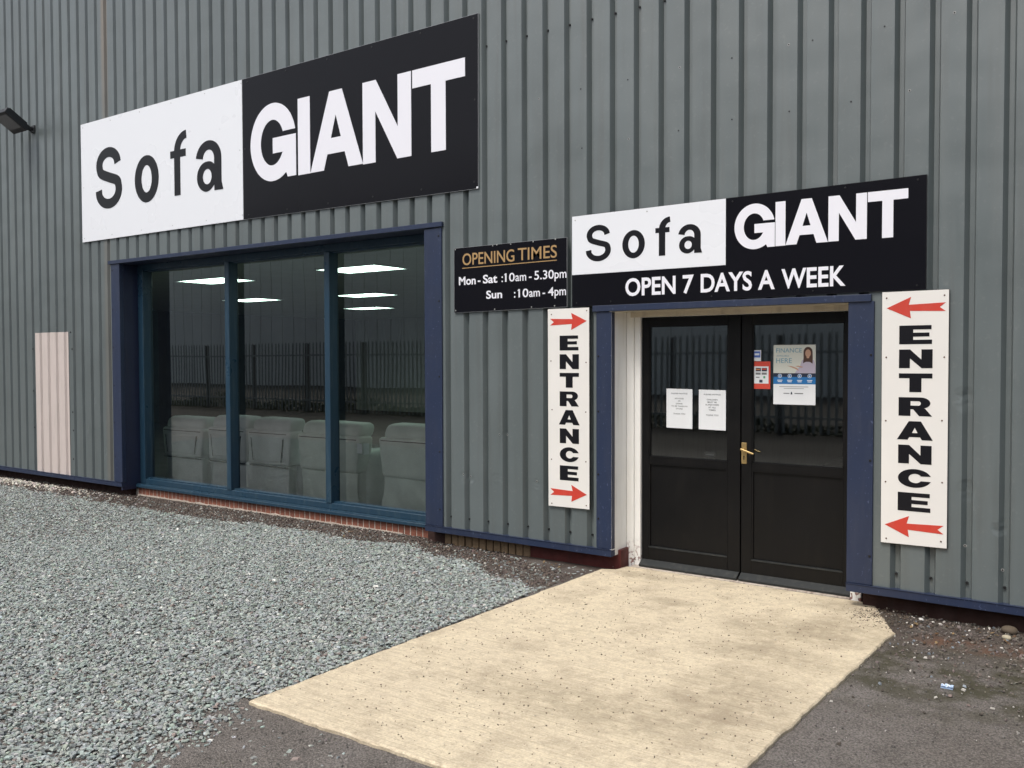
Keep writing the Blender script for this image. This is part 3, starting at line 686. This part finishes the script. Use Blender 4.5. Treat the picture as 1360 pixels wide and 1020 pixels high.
# ------------------------------------------------------------------ signs
def board(name, q, y0, y1, face, parent, edge='alu'):
    """q: four x,z corners, bottom left first, counter clockwise seen from the front"""
    mb = MB(); mb.prism(q, y0+.0006, y1); mb.mi = [1]*len(mb.f); mb.quad(*[(x, y0, z) for x, z in [(q[0][0]+.002, q[0][1]+.002), (q[1][0]-.002, q[1][1]+.002), (q[2][0]-.002, q[2][1]-.002), (q[3][0]+.002, q[3][1]-.002)]]); mb.mi.append(0)
    return obj(name, mb, [face, edge], parent)
S1 = empty('shop_sign', (-7.54, 0, 3.02), 'large wide white and black shop sign high above the showroom window', 'sign')
board('white_panel', [(-10.591, 3.039), (-7.5255, 3.036), (-7.5255, 4.460), (-10.591, 4.469)], -.004, .009, 'signwhite', S1)
board('black_panel', [(-7.5245, 3.036), (-4.498, 3.015), (-4.492, 4.453), (-7.5245, 4.461)], -.003, .009, 'signblack', S1)
YL = -.0042
for ch, a, b, c_, d, t in (('S', -10.272, -9.715, 3.398, 4.114, .132), ('o', -9.452, -8.987, 3.389, 3.919, .132), ('f', -8.764, -8.472, 3.404, 4.094, .108), ('a', -8.288, -7.845, 3.388, 3.924, .120)):
    letter(ch, a, b, c_, d, t, YL, 'vinylblack', S1)
for ch, a, b, c_, d, t in (('G', -7.398, -6.719, 3.375, 4.143, .16), ('I', -6.689, -6.519, 3.387, 4.121, .17), ('A', -6.517, -5.819, 3.388, 4.117, .16), ('N', -5.818, -5.230, 3.380, 4.117, .158), ('T', -5.215, -4.630, 3.380, 4.117, .16)):
    letter(ch, a, b, c_, d, t, YL+.001, 'vinylwhite', S1)
screws([(-7.44+.58*i, 4.42) for i in range(6)]+[(-7.44+.58*i, 3.075) for i in range(6)]+[(-4.53, 3.75), (-7.49, 3.75)], -.003, 'screw', S1, .010)
screws([(-10.54+.6*i, z) for i in range(6) for z in (4.425, 3.085)]+[(-10.54, 3.7), (-7.57, 3.75)], -.004, 'zinc', S1, .006)
obj('corner_cap', MB().box(-4.516, -4.498, -.006, .0, 3.016, 3.032), 'signwhite', S1)

S2 = empty('entrance_sign', (-2.33, 0, 2.0), 'black shop sign with white panel and days of opening, over the double door', 'sign')
board('black_panel', [(-3.592, 2.003), (-1.068, 2.020), (-1.069, 2.716), (-3.591, 2.697)], -.003, .009, 'signblack', S2, 'screw')
board('white_panel', [(-3.590, 2.2465), (-2.348, 2.2465), (-2.348, 2.7045), (-3.589, 2.6955)], -.0045, -.0032, 'signwhite', S2, 'signwhite')
for ch, a, b, c_, d, t in (('S', -3.466, -3.249, 2.339, 2.612, .048), ('o', -3.152, -2.967, 2.341, 2.548, .049), ('f', -2.882, -2.766, 2.344, 2.621, .050), ('a', -2.696, -2.521, 2.346, 2.552, .049)):
    letter(ch, a, b, c_, d, t, -.0047, 'vinylblack', S2, .001)
for ch, a, b, c_, d, t in (('G', -2.285, -2.004, 2.341, 2.648, .065), ('I', -2.000, -1.933, 2.350, 2.644, .07), ('A', -1.932, -1.656, 2.352, 2.645, .06), ('N', -1.654, -1.416, 2.353, 2.644, .066), ('T', -1.411, -1.174, 2.350, 2.644, .07)):
    letter(ch, a, b, c_, d, t, -.0032, 'vinylwhite', S2, .0015)
for s_, a, b in (('OPEN', -3.127, -2.723), ('7', -2.668, -2.584), ('DAYS', -2.531, -2.160), ('A', -2.118, -2.003), ('WEEK', -1.958, -1.544)):
    text(s_, a, b, 2.064, 2.194, -.0032, 'vinylwhite', S2, .022, 'word')
screws([(-2.30, 2.68), (-1.12, 2.69), (-3.55, 2.03), (-3.25, 2.03), (-2.45, 2.035), (-1.75, 2.04), (-1.12, 2.045), (-1.55, 2.69)], -.003, 'screw', S2, .007)
screws([(-3.56, 2.665), (-2.95, 2.675)], -.0045, 'zinc', S2, .005)

S3 = empty('opening_times_sign', (-4.2, 0, 1.99), 'small black opening times board with gold heading, right of the showroom window', 'sign')
board('panel', [(-4.761, 1.992), (-3.636, 2.004), (-3.636, 2.543), (-4.759, 2.539)], -.003, .009, 'signblack', S3)
text('OPENING', -4.667, -4.134, 2.389, 2.486, -.0032, 'gold', S3, .007, 'word'); text('TIMES', -4.099, -3.728, 2.393, 2.490, -.0032, 'gold', S3, .004, 'word')
obj('underline', MB().prism([(-4.672, 2.362), (-3.728, 2.369), (-3.728, 2.375), (-4.672, 2.368)], -.0045, -.003), 'gold', S3)
for s_, a, b, z0, z1, bd in (('Mon', -4.706, -4.528, 2.224, 2.294, .02), ('-', -4.506, -4.478, 2.224, 2.294, .02), ('Sat', -4.452, -4.305, 2.226, 2.296, .02), (':', -4.262, -4.249, 2.228, 2.296, .012), ('10', -4.226, -4.131, 2.228, 2.297, .008), ('am', -4.124, -4.019, 2.228, 2.297, .008),
        ('-', -3.992, -3.966, 2.230, 2.298, .01), ('5.30', -3.940, -3.757, 2.230, 2.299, .008), ('pm', -3.750, -3.640, 2.230, 2.299, .008),
        ('Sun', -4.419, -4.257, 2.098, 2.164, .02), (':', -4.138, -4.125, 2.096, 2.164, .012), ('10', -4.094, -3.998, 2.096, 2.163, .008), ('am', -3.990, -3.888, 2.096, 2.163, .008), ('-', -3.862, -3.838, 2.096, 2.163, .01), ('4', -3.811, -3.757, 2.096, 2.163, .008), ('pm', -3.750, -3.645, 2.096, 2.163, .008)):
    text(s_, a, b, z0, z1, -.0032, 'vinylwhite', S3, bd, 'word')
for a, z1_ in ((-4.222, 2.297), (-4.090, 2.163)): obj('word', MB().prism([(a-.016, z1_-.016), (a, z1_-.010), (a, z1_), (a-.005, z1_)], -.0048, -.0032), 'vinylwhite', S3)
screws([(-4.745, 2.527), (-4.351, 2.530), (-4.309, 2.535), (-4.17, 2.530), (-3.951, 2.533), (-3.742, 2.535), (-4.743, 2.012), (-4.333, 2.010), (-3.968, 2.014), (-3.751, 2.016)], -.003, 'zinc', S3, .0065)

def entrance_board(x0, x1, z0, z1, zt, lx0, lx1, flip, label):
    T = empty('entrance_board', ((x0+x1)/2, 0, z0), label, 'sign', 'entrance boards either side of the door')
    board('panel', [(x0, z0), (x1, z0+.004), (x1-.002, z1+.001), (x0-.004, z1)], -.006, .009, 'board', T, 'screw')
    n = 8; H = .115; step = (zt-.652-H)/(n-1)*1.0
    for i, ch in enumerate('ENTRANCE'):
        a = zt-H-i*step; letter('w'+ch, lx0+(.004 if ch != 'A' else -.004), lx1+(0 if ch != 'A' else .006), a, a+H, 0, -.0062, 'vinylblack', T, .001)
    for zc in (z1-.103, z0+.117):
        w_ = (x1-x0); A = x0+.02; Bx = x1-.025; d = 1
        pts = [(A, .019+.006), (A+.034, -.002), (A, -.027), (A+.60*(Bx-A), -.020), (A+.61*(Bx-A)-.010, -.066), (Bx, .0), (A+.61*(Bx-A)-.010, .066), (A+.62*(Bx-A), .018)]
        if flip: pts = [(x0+x1-p, q) for p, q in pts][::-1]
        v, f = fill([[(p, zc+q) for p, q in pts]], .0005)
        obj('arrow', ([(a, -.0067-c_, b) for a, b, c_ in v], f), 'red', T)
    sp = [(x, z) for z in (z1-.035, z1-.42, z1-.80, z1-1.18, z0+.035) for x in (x0+.03, x1-.03)]
    screws([(a+random.uniform(-.006, .006), b+random.uniform(-.012, .012)) for a, b in sp], -.006, 'rust', T, .0055)
entrance_board(-3.810, -3.433, .437, 1.993, 1.781, -3.706, -3.528, False, 'white entrance board with right pointing red arrows, left of the black door')
entrance_board(-1.318, -.936, .438, 2.013, 1.800, -1.222, -1.027, True, 'white entrance board with left pointing red arrows, right of the black door')

# ------------------------------------------------------------------ papers on the door glass
def sheet(name, x0, x1, z0, z1, y, m_, parent, skew=0): return obj(name, MB().prism([(x0, z0), (x1, z0+skew), (x1, z1+skew), (x0, z1)], y-.0006, y), m_, parent)
GY = .277
def notice(x0, x1, z0, z1, lines, label):
    T = empty('notice', ((x0+x1)/2, GY, z0), label, 'notice', 'white paper notices on the door glass')
    sheet('paper', x0, x1, z0, z1, GY, 'paper', T, -.002)
    for s_, zf, wf, hf in lines:
        w_ = (x1-x0); c_ = (x0+x1)/2; zz = z0+(z1-z0)*zf
        text(s_, c_-w_*wf/2, c_+w_*wf/2, zz, zz+(z1-z0)*hf, GY-.0008, 'ink', T, .01, 'lettering', .0006)
notice(-2.925, -2.715, 1.077, 1.373, [('PLEASE NOTICE', .865, .62, .032), ('NO FOOD', .735, .34, .034), ('OR', .672, .1, .034), ('DRINK', .605, .26, .034), ('TO BE TAKEN IN', .54, .62, .034), ('STORE', .475, .26, .034), ('THANK YOU', .345, .46, .038)], 'left white paper notice about food and drink, taped inside the left door glass')
notice(-2.664, -2.454, 1.076, 1.370, [('PLEASE NOTICE', .865, .62, .032), ('CHILDREN', .735, .40, .034), ('MUST BE', .672, .34, .034), ('SUPERVISED', .605, .5, .034), ('AT ALL', .54, .28, .034), ('TIMES', .475, .26, .034), ('THANK YOU', .345, .46, .038)], 'right white paper notice about supervised children, beside the door meeting stile')
P = empty('finance_poster', (-1.956, GY, 1.277), 'tall cream, blue and white finance poster with a printed woman, on the right door glass', 'poster')
x0, x1 = -2.104, -1.811
sheet('picture', x0, x1, 1.496, 1.693, GY, 'posterbg', P)
sheet('navy_band', x0, x1, 1.470, 1.4955, GY, 'navyprint', P); sheet('blue_band', x0, x1, 1.420, 1.4695, GY, 'blueprint', P); sheet('white_foot', x0, x1, 1.277, 1.4195, GY, 'paper', P)
text('FINANCE', -2.085, -1.905, 1.640, 1.670, GY-.0008, 'teat', P, .0, 'lettering', .0006); text('AVAILABLE', -2.083, -1.995, 1.612, 1.622, GY-.0008, 'teat', P, .0, 'lettering', .0006); text('HERE', -2.085, -1.975, 1.567, 1.600, GY-.0008, 'teat', P, .0, 'lettering', .0006)
def poly(pts, m_, y, name='print'):
    v, f = fill([pts], .0002); return obj(name, ([(a, y-c_, b) for a, b, c_ in v], f), m_, P)
poly([(-1.955, 1.4965), (-1.812, 1.4965), (-1.812, 1.545), (-1.822, 1.585), (-1.845, 1.598), (-1.880, 1.598), (-1.905, 1.585), (-1.918, 1.545)], 'shirt', GY-.0009)
poly(ell(-1.863, 1.642, .031, .036, 0, 180, 14)+[(-1.894, 1.600), (-1.897, 1.565), (-1.878, 1.575), (-1.852, 1.575), (-1.832, 1.562), (-1.831, 1.60)], 'hair', GY-.0012)
poly(ell(-1.863, 1.634, .019, .027, 0, 360, 20)[:-1], 'skin', GY-.0016); poly([(-1.872, 1.600), (-1.856, 1.600), (-1.854, 1.615), (-1.874, 1.615)], 'skin', GY-.0014)
poly([(-2.008, 1.549), (-1.955, 1.528), (-1.925, 1.512), (-1.935, 1.530), (-1.968, 1.543)], 'skin', GY-.0014); poly([(-1.952, 1.545), (-1.905, 1.535), (-1.895, 1.540), (-1.93, 1.549)], 'skin', GY-.0015)
for i in range(4):
    cx_ = -2.058+i*.069; poly(ell(cx_, 1.477, .014, .014, 0, 360, 16)[:-1], 'paper', GY-.0010); poly(ell(cx_, 1.477, .011, .011, 0, 360, 16)[:-1], 'blueprint', GY-.0014); poly([(cx_-.005, 1.472), (cx_+.005, 1.472), (cx_, 1.484)], 'paper', GY-.0018)
    for k in range(2): sheet('print', cx_-.018+.004*k, cx_+.018-.004*k, 1.444-.010*k, 1.449-.010*k, GY-.0008, 'paper', P)
sheet('print', -2.062, -1.86, 1.400, 1.4035, GY-.0008, 'ink', P); sheet('print', -2.03, -1.89, 1.388, 1.391, GY-.0008, 'ink', P)
sheet('print', -2.032, -1.99, 1.352, 1.358, GY-.0008, 'ink', P); sheet('print', -1.955, -1.895, 1.352, 1.359, GY-.0008, 'ink', P)
poly([(-1.982, 1.348), (-1.970, 1.348), (-1.971, 1.360), (-1.976, 1.368), (-1.981, 1.360)], 'navyprint', GY-.001)
Cd = empty('payment_card_sticker', (-2.19, GY, 1.383), 'red bordered payment card sticker between the handle stile and the poster', 'sticker')
rb = sheet('red_border', -2.254, -2.126, 1.383, 1.578, GY, 'cardred', Cd); sheet('white_centre', -2.243, -2.139, 1.421, 1.543, GY-.0008, 'paper', Cd)
for (a, b, c_, d, k) in ((-2.232, -2.194, 1.508, 1.532, 'navyprint'), (-2.188, -2.150, 1.508, 1.532, 'navyprint'), (-2.23, -2.20, 1.516, 1.526, 'orange'), (-2.185, -2.155, 1.518, 1.528, 'cardred'), (-2.232, -2.196, 1.484, 1.499, 'ink'), (-2.188, -2.152, 1.484, 1.499, 'ink'), (-2.230, -2.204, 1.462, 1.469, 'ink'), (-2.176, -2.162, 1.458, 1.474, 'green'), (-2.205, -2.182, 1.428, 1.448, 'navyprint')):
    sheet('print', a, b, c_, d, GY-(.0016 if k != 'orange' and k != 'cardred' else .0024), k, Cd)
Bl = empty('blue_card_sticker', (-2.22, GY, 1.58), 'small pale blue payment sticker above the red bordered one', 'sticker')
sheet('backing', -2.253, -2.194, 1.581, 1.658, GY, 'paper', Bl); sheet('print', -2.247, -2.199, 1.606, 1.650, GY-.0008, 'sky blue', Bl); sheet('print', -2.240, -2.206, 1.622, 1.636, GY-.0016, 'paper', Bl)
nc = empty('small_card', (-2.57, .33, .86), 'small grey card standing inside at the foot of the left door glass', 'card')
sheet('card', -2.64, -2.555, .862, .905, .33, 'ink', nc); sheet('print', -2.63, -2.565, .880, .890, .329, 'paper', nc)

# ------------------------------------------------------------------ floodlight on the wall (left edge)
F = empty('floodlight', (-11.76, 0, 4.59), 'black floodlight on a bracket, high on the wall left of the big sign', 'floodlight')
obj('bracket', MB().box(-11.80, -11.70, -.004, .010, 4.55, 4.64, .003).box(-11.79, -11.77, -.13, -.004, 4.575, 4.615, .003).box(-11.75, -11.73, -.13, -.004, 4.575, 4.615, .003).cyl((-11.81, -.125, 4.598), (-11.71, -.125, 4.598), .012), 'flood', F)
Tm = Matrix.Translation((-11.80, -.245, 4.645)) @ Matrix.Rotation(R(-34), 4, 'X')
def tb(mb, T): mb.v = [tuple(T @ Vector(q)) for q in mb.v]; return mb
hb = obj('housing', tb(MB().box(-.17, .17, -.17, .16, -.035, .045, .012), Tm), 'flood', F)
fn = MB()
for i in range(9): fn.box(-.14+i*.034, -.132+i*.034, -.14, .12, .045, .07)
obj('cooling_fin', tb(fn, Tm), 'flood', F, kind='stuff')
obj('lens', tb(MB().box(-.145, .145, -.13, .09, -.0385, -.0345), Tm), 'lens', F)
obj('cable', MB().cyl((-11.75, -.10, 4.60), (-11.73, .01, 4.53), .006, 6), 'flood', F)

# ------------------------------------------------------------------ showroom furniture behind the glass
def rbox(x0, x1, y0, y1, z0, z1, b=.05, tb_=0, ty=0, seg=4, puff=0):
    """rounded upholstery block; tb_: how much narrower each side is at the bottom, ty: lean of the top in y"""
    bm = bmesh.new(); bmesh.ops.create_cube(bm, size=2)
    bmesh.ops.subdivide_edges(bm, edges=bm.edges[:], cuts=11, use_grid_fill=True)
    h = Vector(((x1-x0)/2, (y1-y0)/2, (z1-z0)/2)); c_ = Vector(((x0+x1)/2, (y0+y1)/2, (z0+z1)/2)); b = min(b, min(h)*.98)
    for q in bm.verts:
        # pull the grid lines towards the rims so that the rounding has enough faces
        p = Vector([math.copysign(1-(1-abs(t))**1.7, t)*h[k] for k, t in enumerate(q.co)])
        inner = Vector([max(-(h[k]-b), min(h[k]-b, p[k])) for k in range(3)]); d = p-inner
        if d.length > 1e-6: p = inner+d.normalized()*b
        ux, uy, uz = p.x/h.x, p.y/h.y, p.z/h.z
        if puff: p.y += p.y*puff*(1-ux*ux)*(1-uz*uz); p.z += p.z*puff*(1-ux*ux)*(1-min(1, uy*uy))
        f = (uz+1)/2; q.co = p+c_
        q.co.x -= (1-f)*tb_*ux; q.co.y += f*ty
        q.co += Vector(noise.noise_vector(q.co*5))*.005+Vector(noise.noise_vector(q.co*17))*.0022
    return bm
def R_(*a, **k): return MB().add_bm(rbox(*a, **k))
def recliner(name, x0, x1, yb, top, m_, label, cat, seats=1, flap=False, grp=None):
    T = empty(name, ((x0+x1)/2, yb+.4, .03), label, cat, grp)
    w_ = x1-x0; g = .035
    obj('base', R_(x0+.07, x1-.07, yb+.06, yb+.78, .05, .44, b=.03), m_, T, smooth=True)
    for a, b in ((x0+.02, x0+.22), (x1-.22, x1-.02)): obj('arm', R_(a, b, yb+.16, yb+.95, .04, .64, b=.06), m_, T, smooth=True)
    sw = (w_-.0)/seats
    for i in range(seats):
        a, b = x0+i*sw+.005, x0+(i+1)*sw-.005
        bk = obj('backrest', R_(a, b, yb, yb+.22, .42, top-.135, b=.035, tb_=.055 if seats == 1 else .02), m_, T, smooth=True)
        if not flap: obj('back_panel', R_(a+.12*sw, b-.12*sw, yb-.012, yb+.01, .47, top-.21, b=.008, tb_=.03), m_, T, smooth=True)
        obj('headrest', R_(a+.035, b-.035, yb+.012, yb+.27, top-.165, top, b=.07, ty=.05, seg=5), m_, T, smooth=True)
        obj('seat', R_(a+.2/seats, b-.2/seats, yb+.22, yb+.9, .40, .52, b=.04), m_, T, smooth=True)
        obj('seam', MB().box(a+.045, b-.045, yb-.003, yb+.05, top-.172, top-.163), 'piping', T)
        if not flap:
            obj('seam', MB().box(a+.05, b-.05, yb-.004, yb+.02, .405, .416), 'piping', T)
            for sg, e0, e1 in ((-1, a+.125*sw, a+.125*sw+.035), (1, b-.125*sw, b-.125*sw-.035)):
                obj('seam', MB().prism([(e1-.004, .47), (e1+.004, .47), (e0+.004, top-.22), (e0-.004, top-.22)], yb-.016, yb+.01), 'piping', T)
    if flap:
        mb = MB(); nx, nz = 36, 18
        for i in range(nx+1):
            for j in range(nz+1):
                u, v_ = i/nx, j/nz
                x = x0+.06+u*(w_-.12); z = .05+v_*.38
                wv = .030*math.sin(u*9+v_*5+x0*3)*(1-v_)+.05*noise.noise(Vector((u*3+x0, v_*1.6+u*2.2, 1)))*(1-v_*.7)
                mb.v.append((x, yb+.035-wv-.012*(1-v_), z))
        for i in range(nx):
            for j in range(nz): a = i*(nz+1)+j; mb.f.append((a, a+nz+1, a+nz+2, a+1))
        obj('skirt', mb, m_, T, smooth=True)
    else: obj('lower_back', R_(x0+.055, x1-.055, yb+.03, yb+.12, .045, .43, b=.02), m_, T, smooth=True)
    return T
G_ = 'recliners lined up behind the showroom glass'
recliner('armchair', -9.93, -9.10, .60, .905, 'fabric', 'grey fabric armchair behind the glass, farthest left in the showroom window', 'armchair', grp=G_)
recliner('two_seat_sofa', -9.02, -7.56, .60, .945, 'fabric', 'grey fabric two seat sofa seen from behind through the left and middle panes', 'sofa', seats=2, grp=G_)
c3 = recliner('recliner_chair', -7.46, -6.50, .60, .940, 'leather', 'grey green leather recliner with a white side tag, behind the right mullion', 'armchair', flap=True, grp=G_)
recliner('recliner_chair', -6.25, -5.27, .60, .955, 'leather', 'grey green leather recliner with a wrinkled skirt, nearest the right window reveal', 'armchair', flap=True, grp=G_)
obj('tag', MB().box(-6.502, -6.498, .66, .74, .62, .735).box(-6.53, -6.46, .600, .6025, .64, .74), 'paper', c3)
tag(obj('cushion', R_(-6.42, -6.12, 1.05, 1.22, .62, .90, b=.06, puff=.2), 'lilac', smooth=True), 'pale lilac cushion glimpsed between the two leather recliners', 'cushion')
tag(obj('bench_stool', R_(-6.9, -5.9, 1.0, 1.6, .05, .63, b=.05), 'fabric', smooth=True), 'grey footstool standing behind the gap between the leather recliners', 'footstool')
lights = [(-11.55, 2.62, 'leftmost lit ceiling panel, seen across the left mullion'), (-8.52, 2.68, 'largest lit ceiling panel, seen across the right mullion'), (-14.72, 5.82, 'thin lit ceiling panel in the middle pane, beside the left mullion'),
          (-11.92, 6.22, 'upper of the two thin lit ceiling panels in the right pane'), (-14.93, 9.38, 'lowest lit ceiling panel, deep in the right pane')]
for x, y, lb in lights+[(x_, y_, 'unseen ceiling panel added to light the showroom, behind the outer wall') for x_, y_ in ((-5.4, 2.65), (-5.4, 6.1), (-8.5, 6.2), (-8.5, 9.4), (-11.7, 9.4), (-5.4, 9.4))]:  # the second list holds unseen panels added to help light the interior
    T = empty('ceiling_light', (x, y, 2.82), lb, 'ceiling light', 'lit square panels in the showroom ceiling')
    w_, h_ = .54, .31
    obj('diffuser', MB().quad((x-w_, y-h_, 2.808), (x-w_, y+h_, 2.808), (x+w_, y+h_, 2.808), (x+w_, y-h_, 2.808)), 'led', T)
    fr = MB().box(x-w_-.02, x+w_+.02, y-h_-.02, y-h_, 2.80, 2.82).box(x-w_-.02, x+w_+.02, y+h_, y+h_+.02, 2.80, 2.82).box(x-w_-.02, x-w_, y-h_, y+h_, 2.80, 2.82).box(x+w_, x+w_+.02, y-h_, y+h_, 2.80, 2.82)
    obj('frame', fr, 'ltrim', T)

# ------------------------------------------------------------------ across the yard (seen mirrored in the glass)
FN = empty('palisade_fence', (-16, -12, -.02), 'grey steel palisade fence across the yard, mirrored in the window and door glass', 'fence')
pm = MB()
pm.v = [(-.033, 0, 0), (-.012, .016, 0), (.012, .016, 0), (.033, 0, 0), (-.033, 0, 2.02), (-.012, .016, 2.02), (.012, .016, 2.02), (.033, 0, 2.02), (-.020, 0, 2.10), (0, .012, 2.06), (.020, 0, 2.10)]
pm.f = [(0, 1, 5, 4), (1, 2, 6, 5), (2, 3, 7, 6), (4, 5, 9, 8), (6, 7, 10, 9), (5, 6, 9)]
pme = bpy.data.meshes.new('pale'); pme.from_pydata(pm.v, [], pm.f); pme.materials.append(M['metalgrey'])
def fpart(name, me, loc):
    o = bpy.data.objects.new(name, me); COL.objects.link(o); o.parent = FN; o.matrix_parent_inverse = Matrix.Translation(-ROOT[FN.name]); o.location = loc; return o
x = -38.0; i = 0
while x < 6 and i < 286:
    fpart('pale', pme, (x, -12.0, .03)).rotation_euler = (0, random.uniform(-.006, .006), 0); x += .155; i += 1
pb = MB().box(-.05, .05, -.1, 0, -.1, 2.08); pbm = bpy.data.meshes.new('post'); pbm.from_pydata(pb.v, [], pb.f); pbm.materials.append(M['farroof'])
for k in range(19): fpart('post', pbm, (-38+k*2.45, -12.02, 0))
for z in (.35, 1.72): obj('rail', MB().box(-38, 6, -12.03, -11.995, z-.025, z+.025), 'metalgrey', FN)
# hedge clumps at its foot
n = 16000; hx = rng.uniform(-38, 6, n); hh_ = .18+.40*np.clip(vnoise(np.stack([hx, hx*0], 1), .45)+.35, 0, 1)
hz = rng.random(n)*hh_; hy = -12.35+rng.normal(0, .18, n)
a = rng.normal(0, 1, (n, 3)); a /= np.linalg.norm(a, axis=1)[:, None]; b = np.cross(a, rng.normal(0, 1, (n, 3))); b /= np.linalg.norm(b, axis=1)[:, None]
c_ = np.stack([hx, hy, hz-.02], 1); s_ = rng.uniform(.03, .06, n)[:, None]
V = np.stack([c_-a*s_, c_-b*s_*.6, c_+a*s_, c_+b*s_*.6], 1).reshape(-1, 3)
obj('undergrowth', (V.tolist(), [tuple(4*i_+k_ for k_ in range(4)) for i_ in range(n)]), 'leaf', kind='stuff')
O = empty('far_warehouse', (-25, -30, 0), 'long pale grey warehouse beyond the palisade fence, mirrored in the glass', 'building')
x = -82.0; mbw = MB(); mbs = MB()
while x < 24:
    mbw.box(x+.04, x+.96, -30, -29.94, .0, 9.5); x += 1.0
mbw.box(-82, 24, -42, -30.001, -.1, 9.5)
obj('wall', mbw, 'farwall', O); obj('roof', MB().box(-82.5, 24.5, -42.5, -29.7, 9.5, 9.75), 'farroof', O)
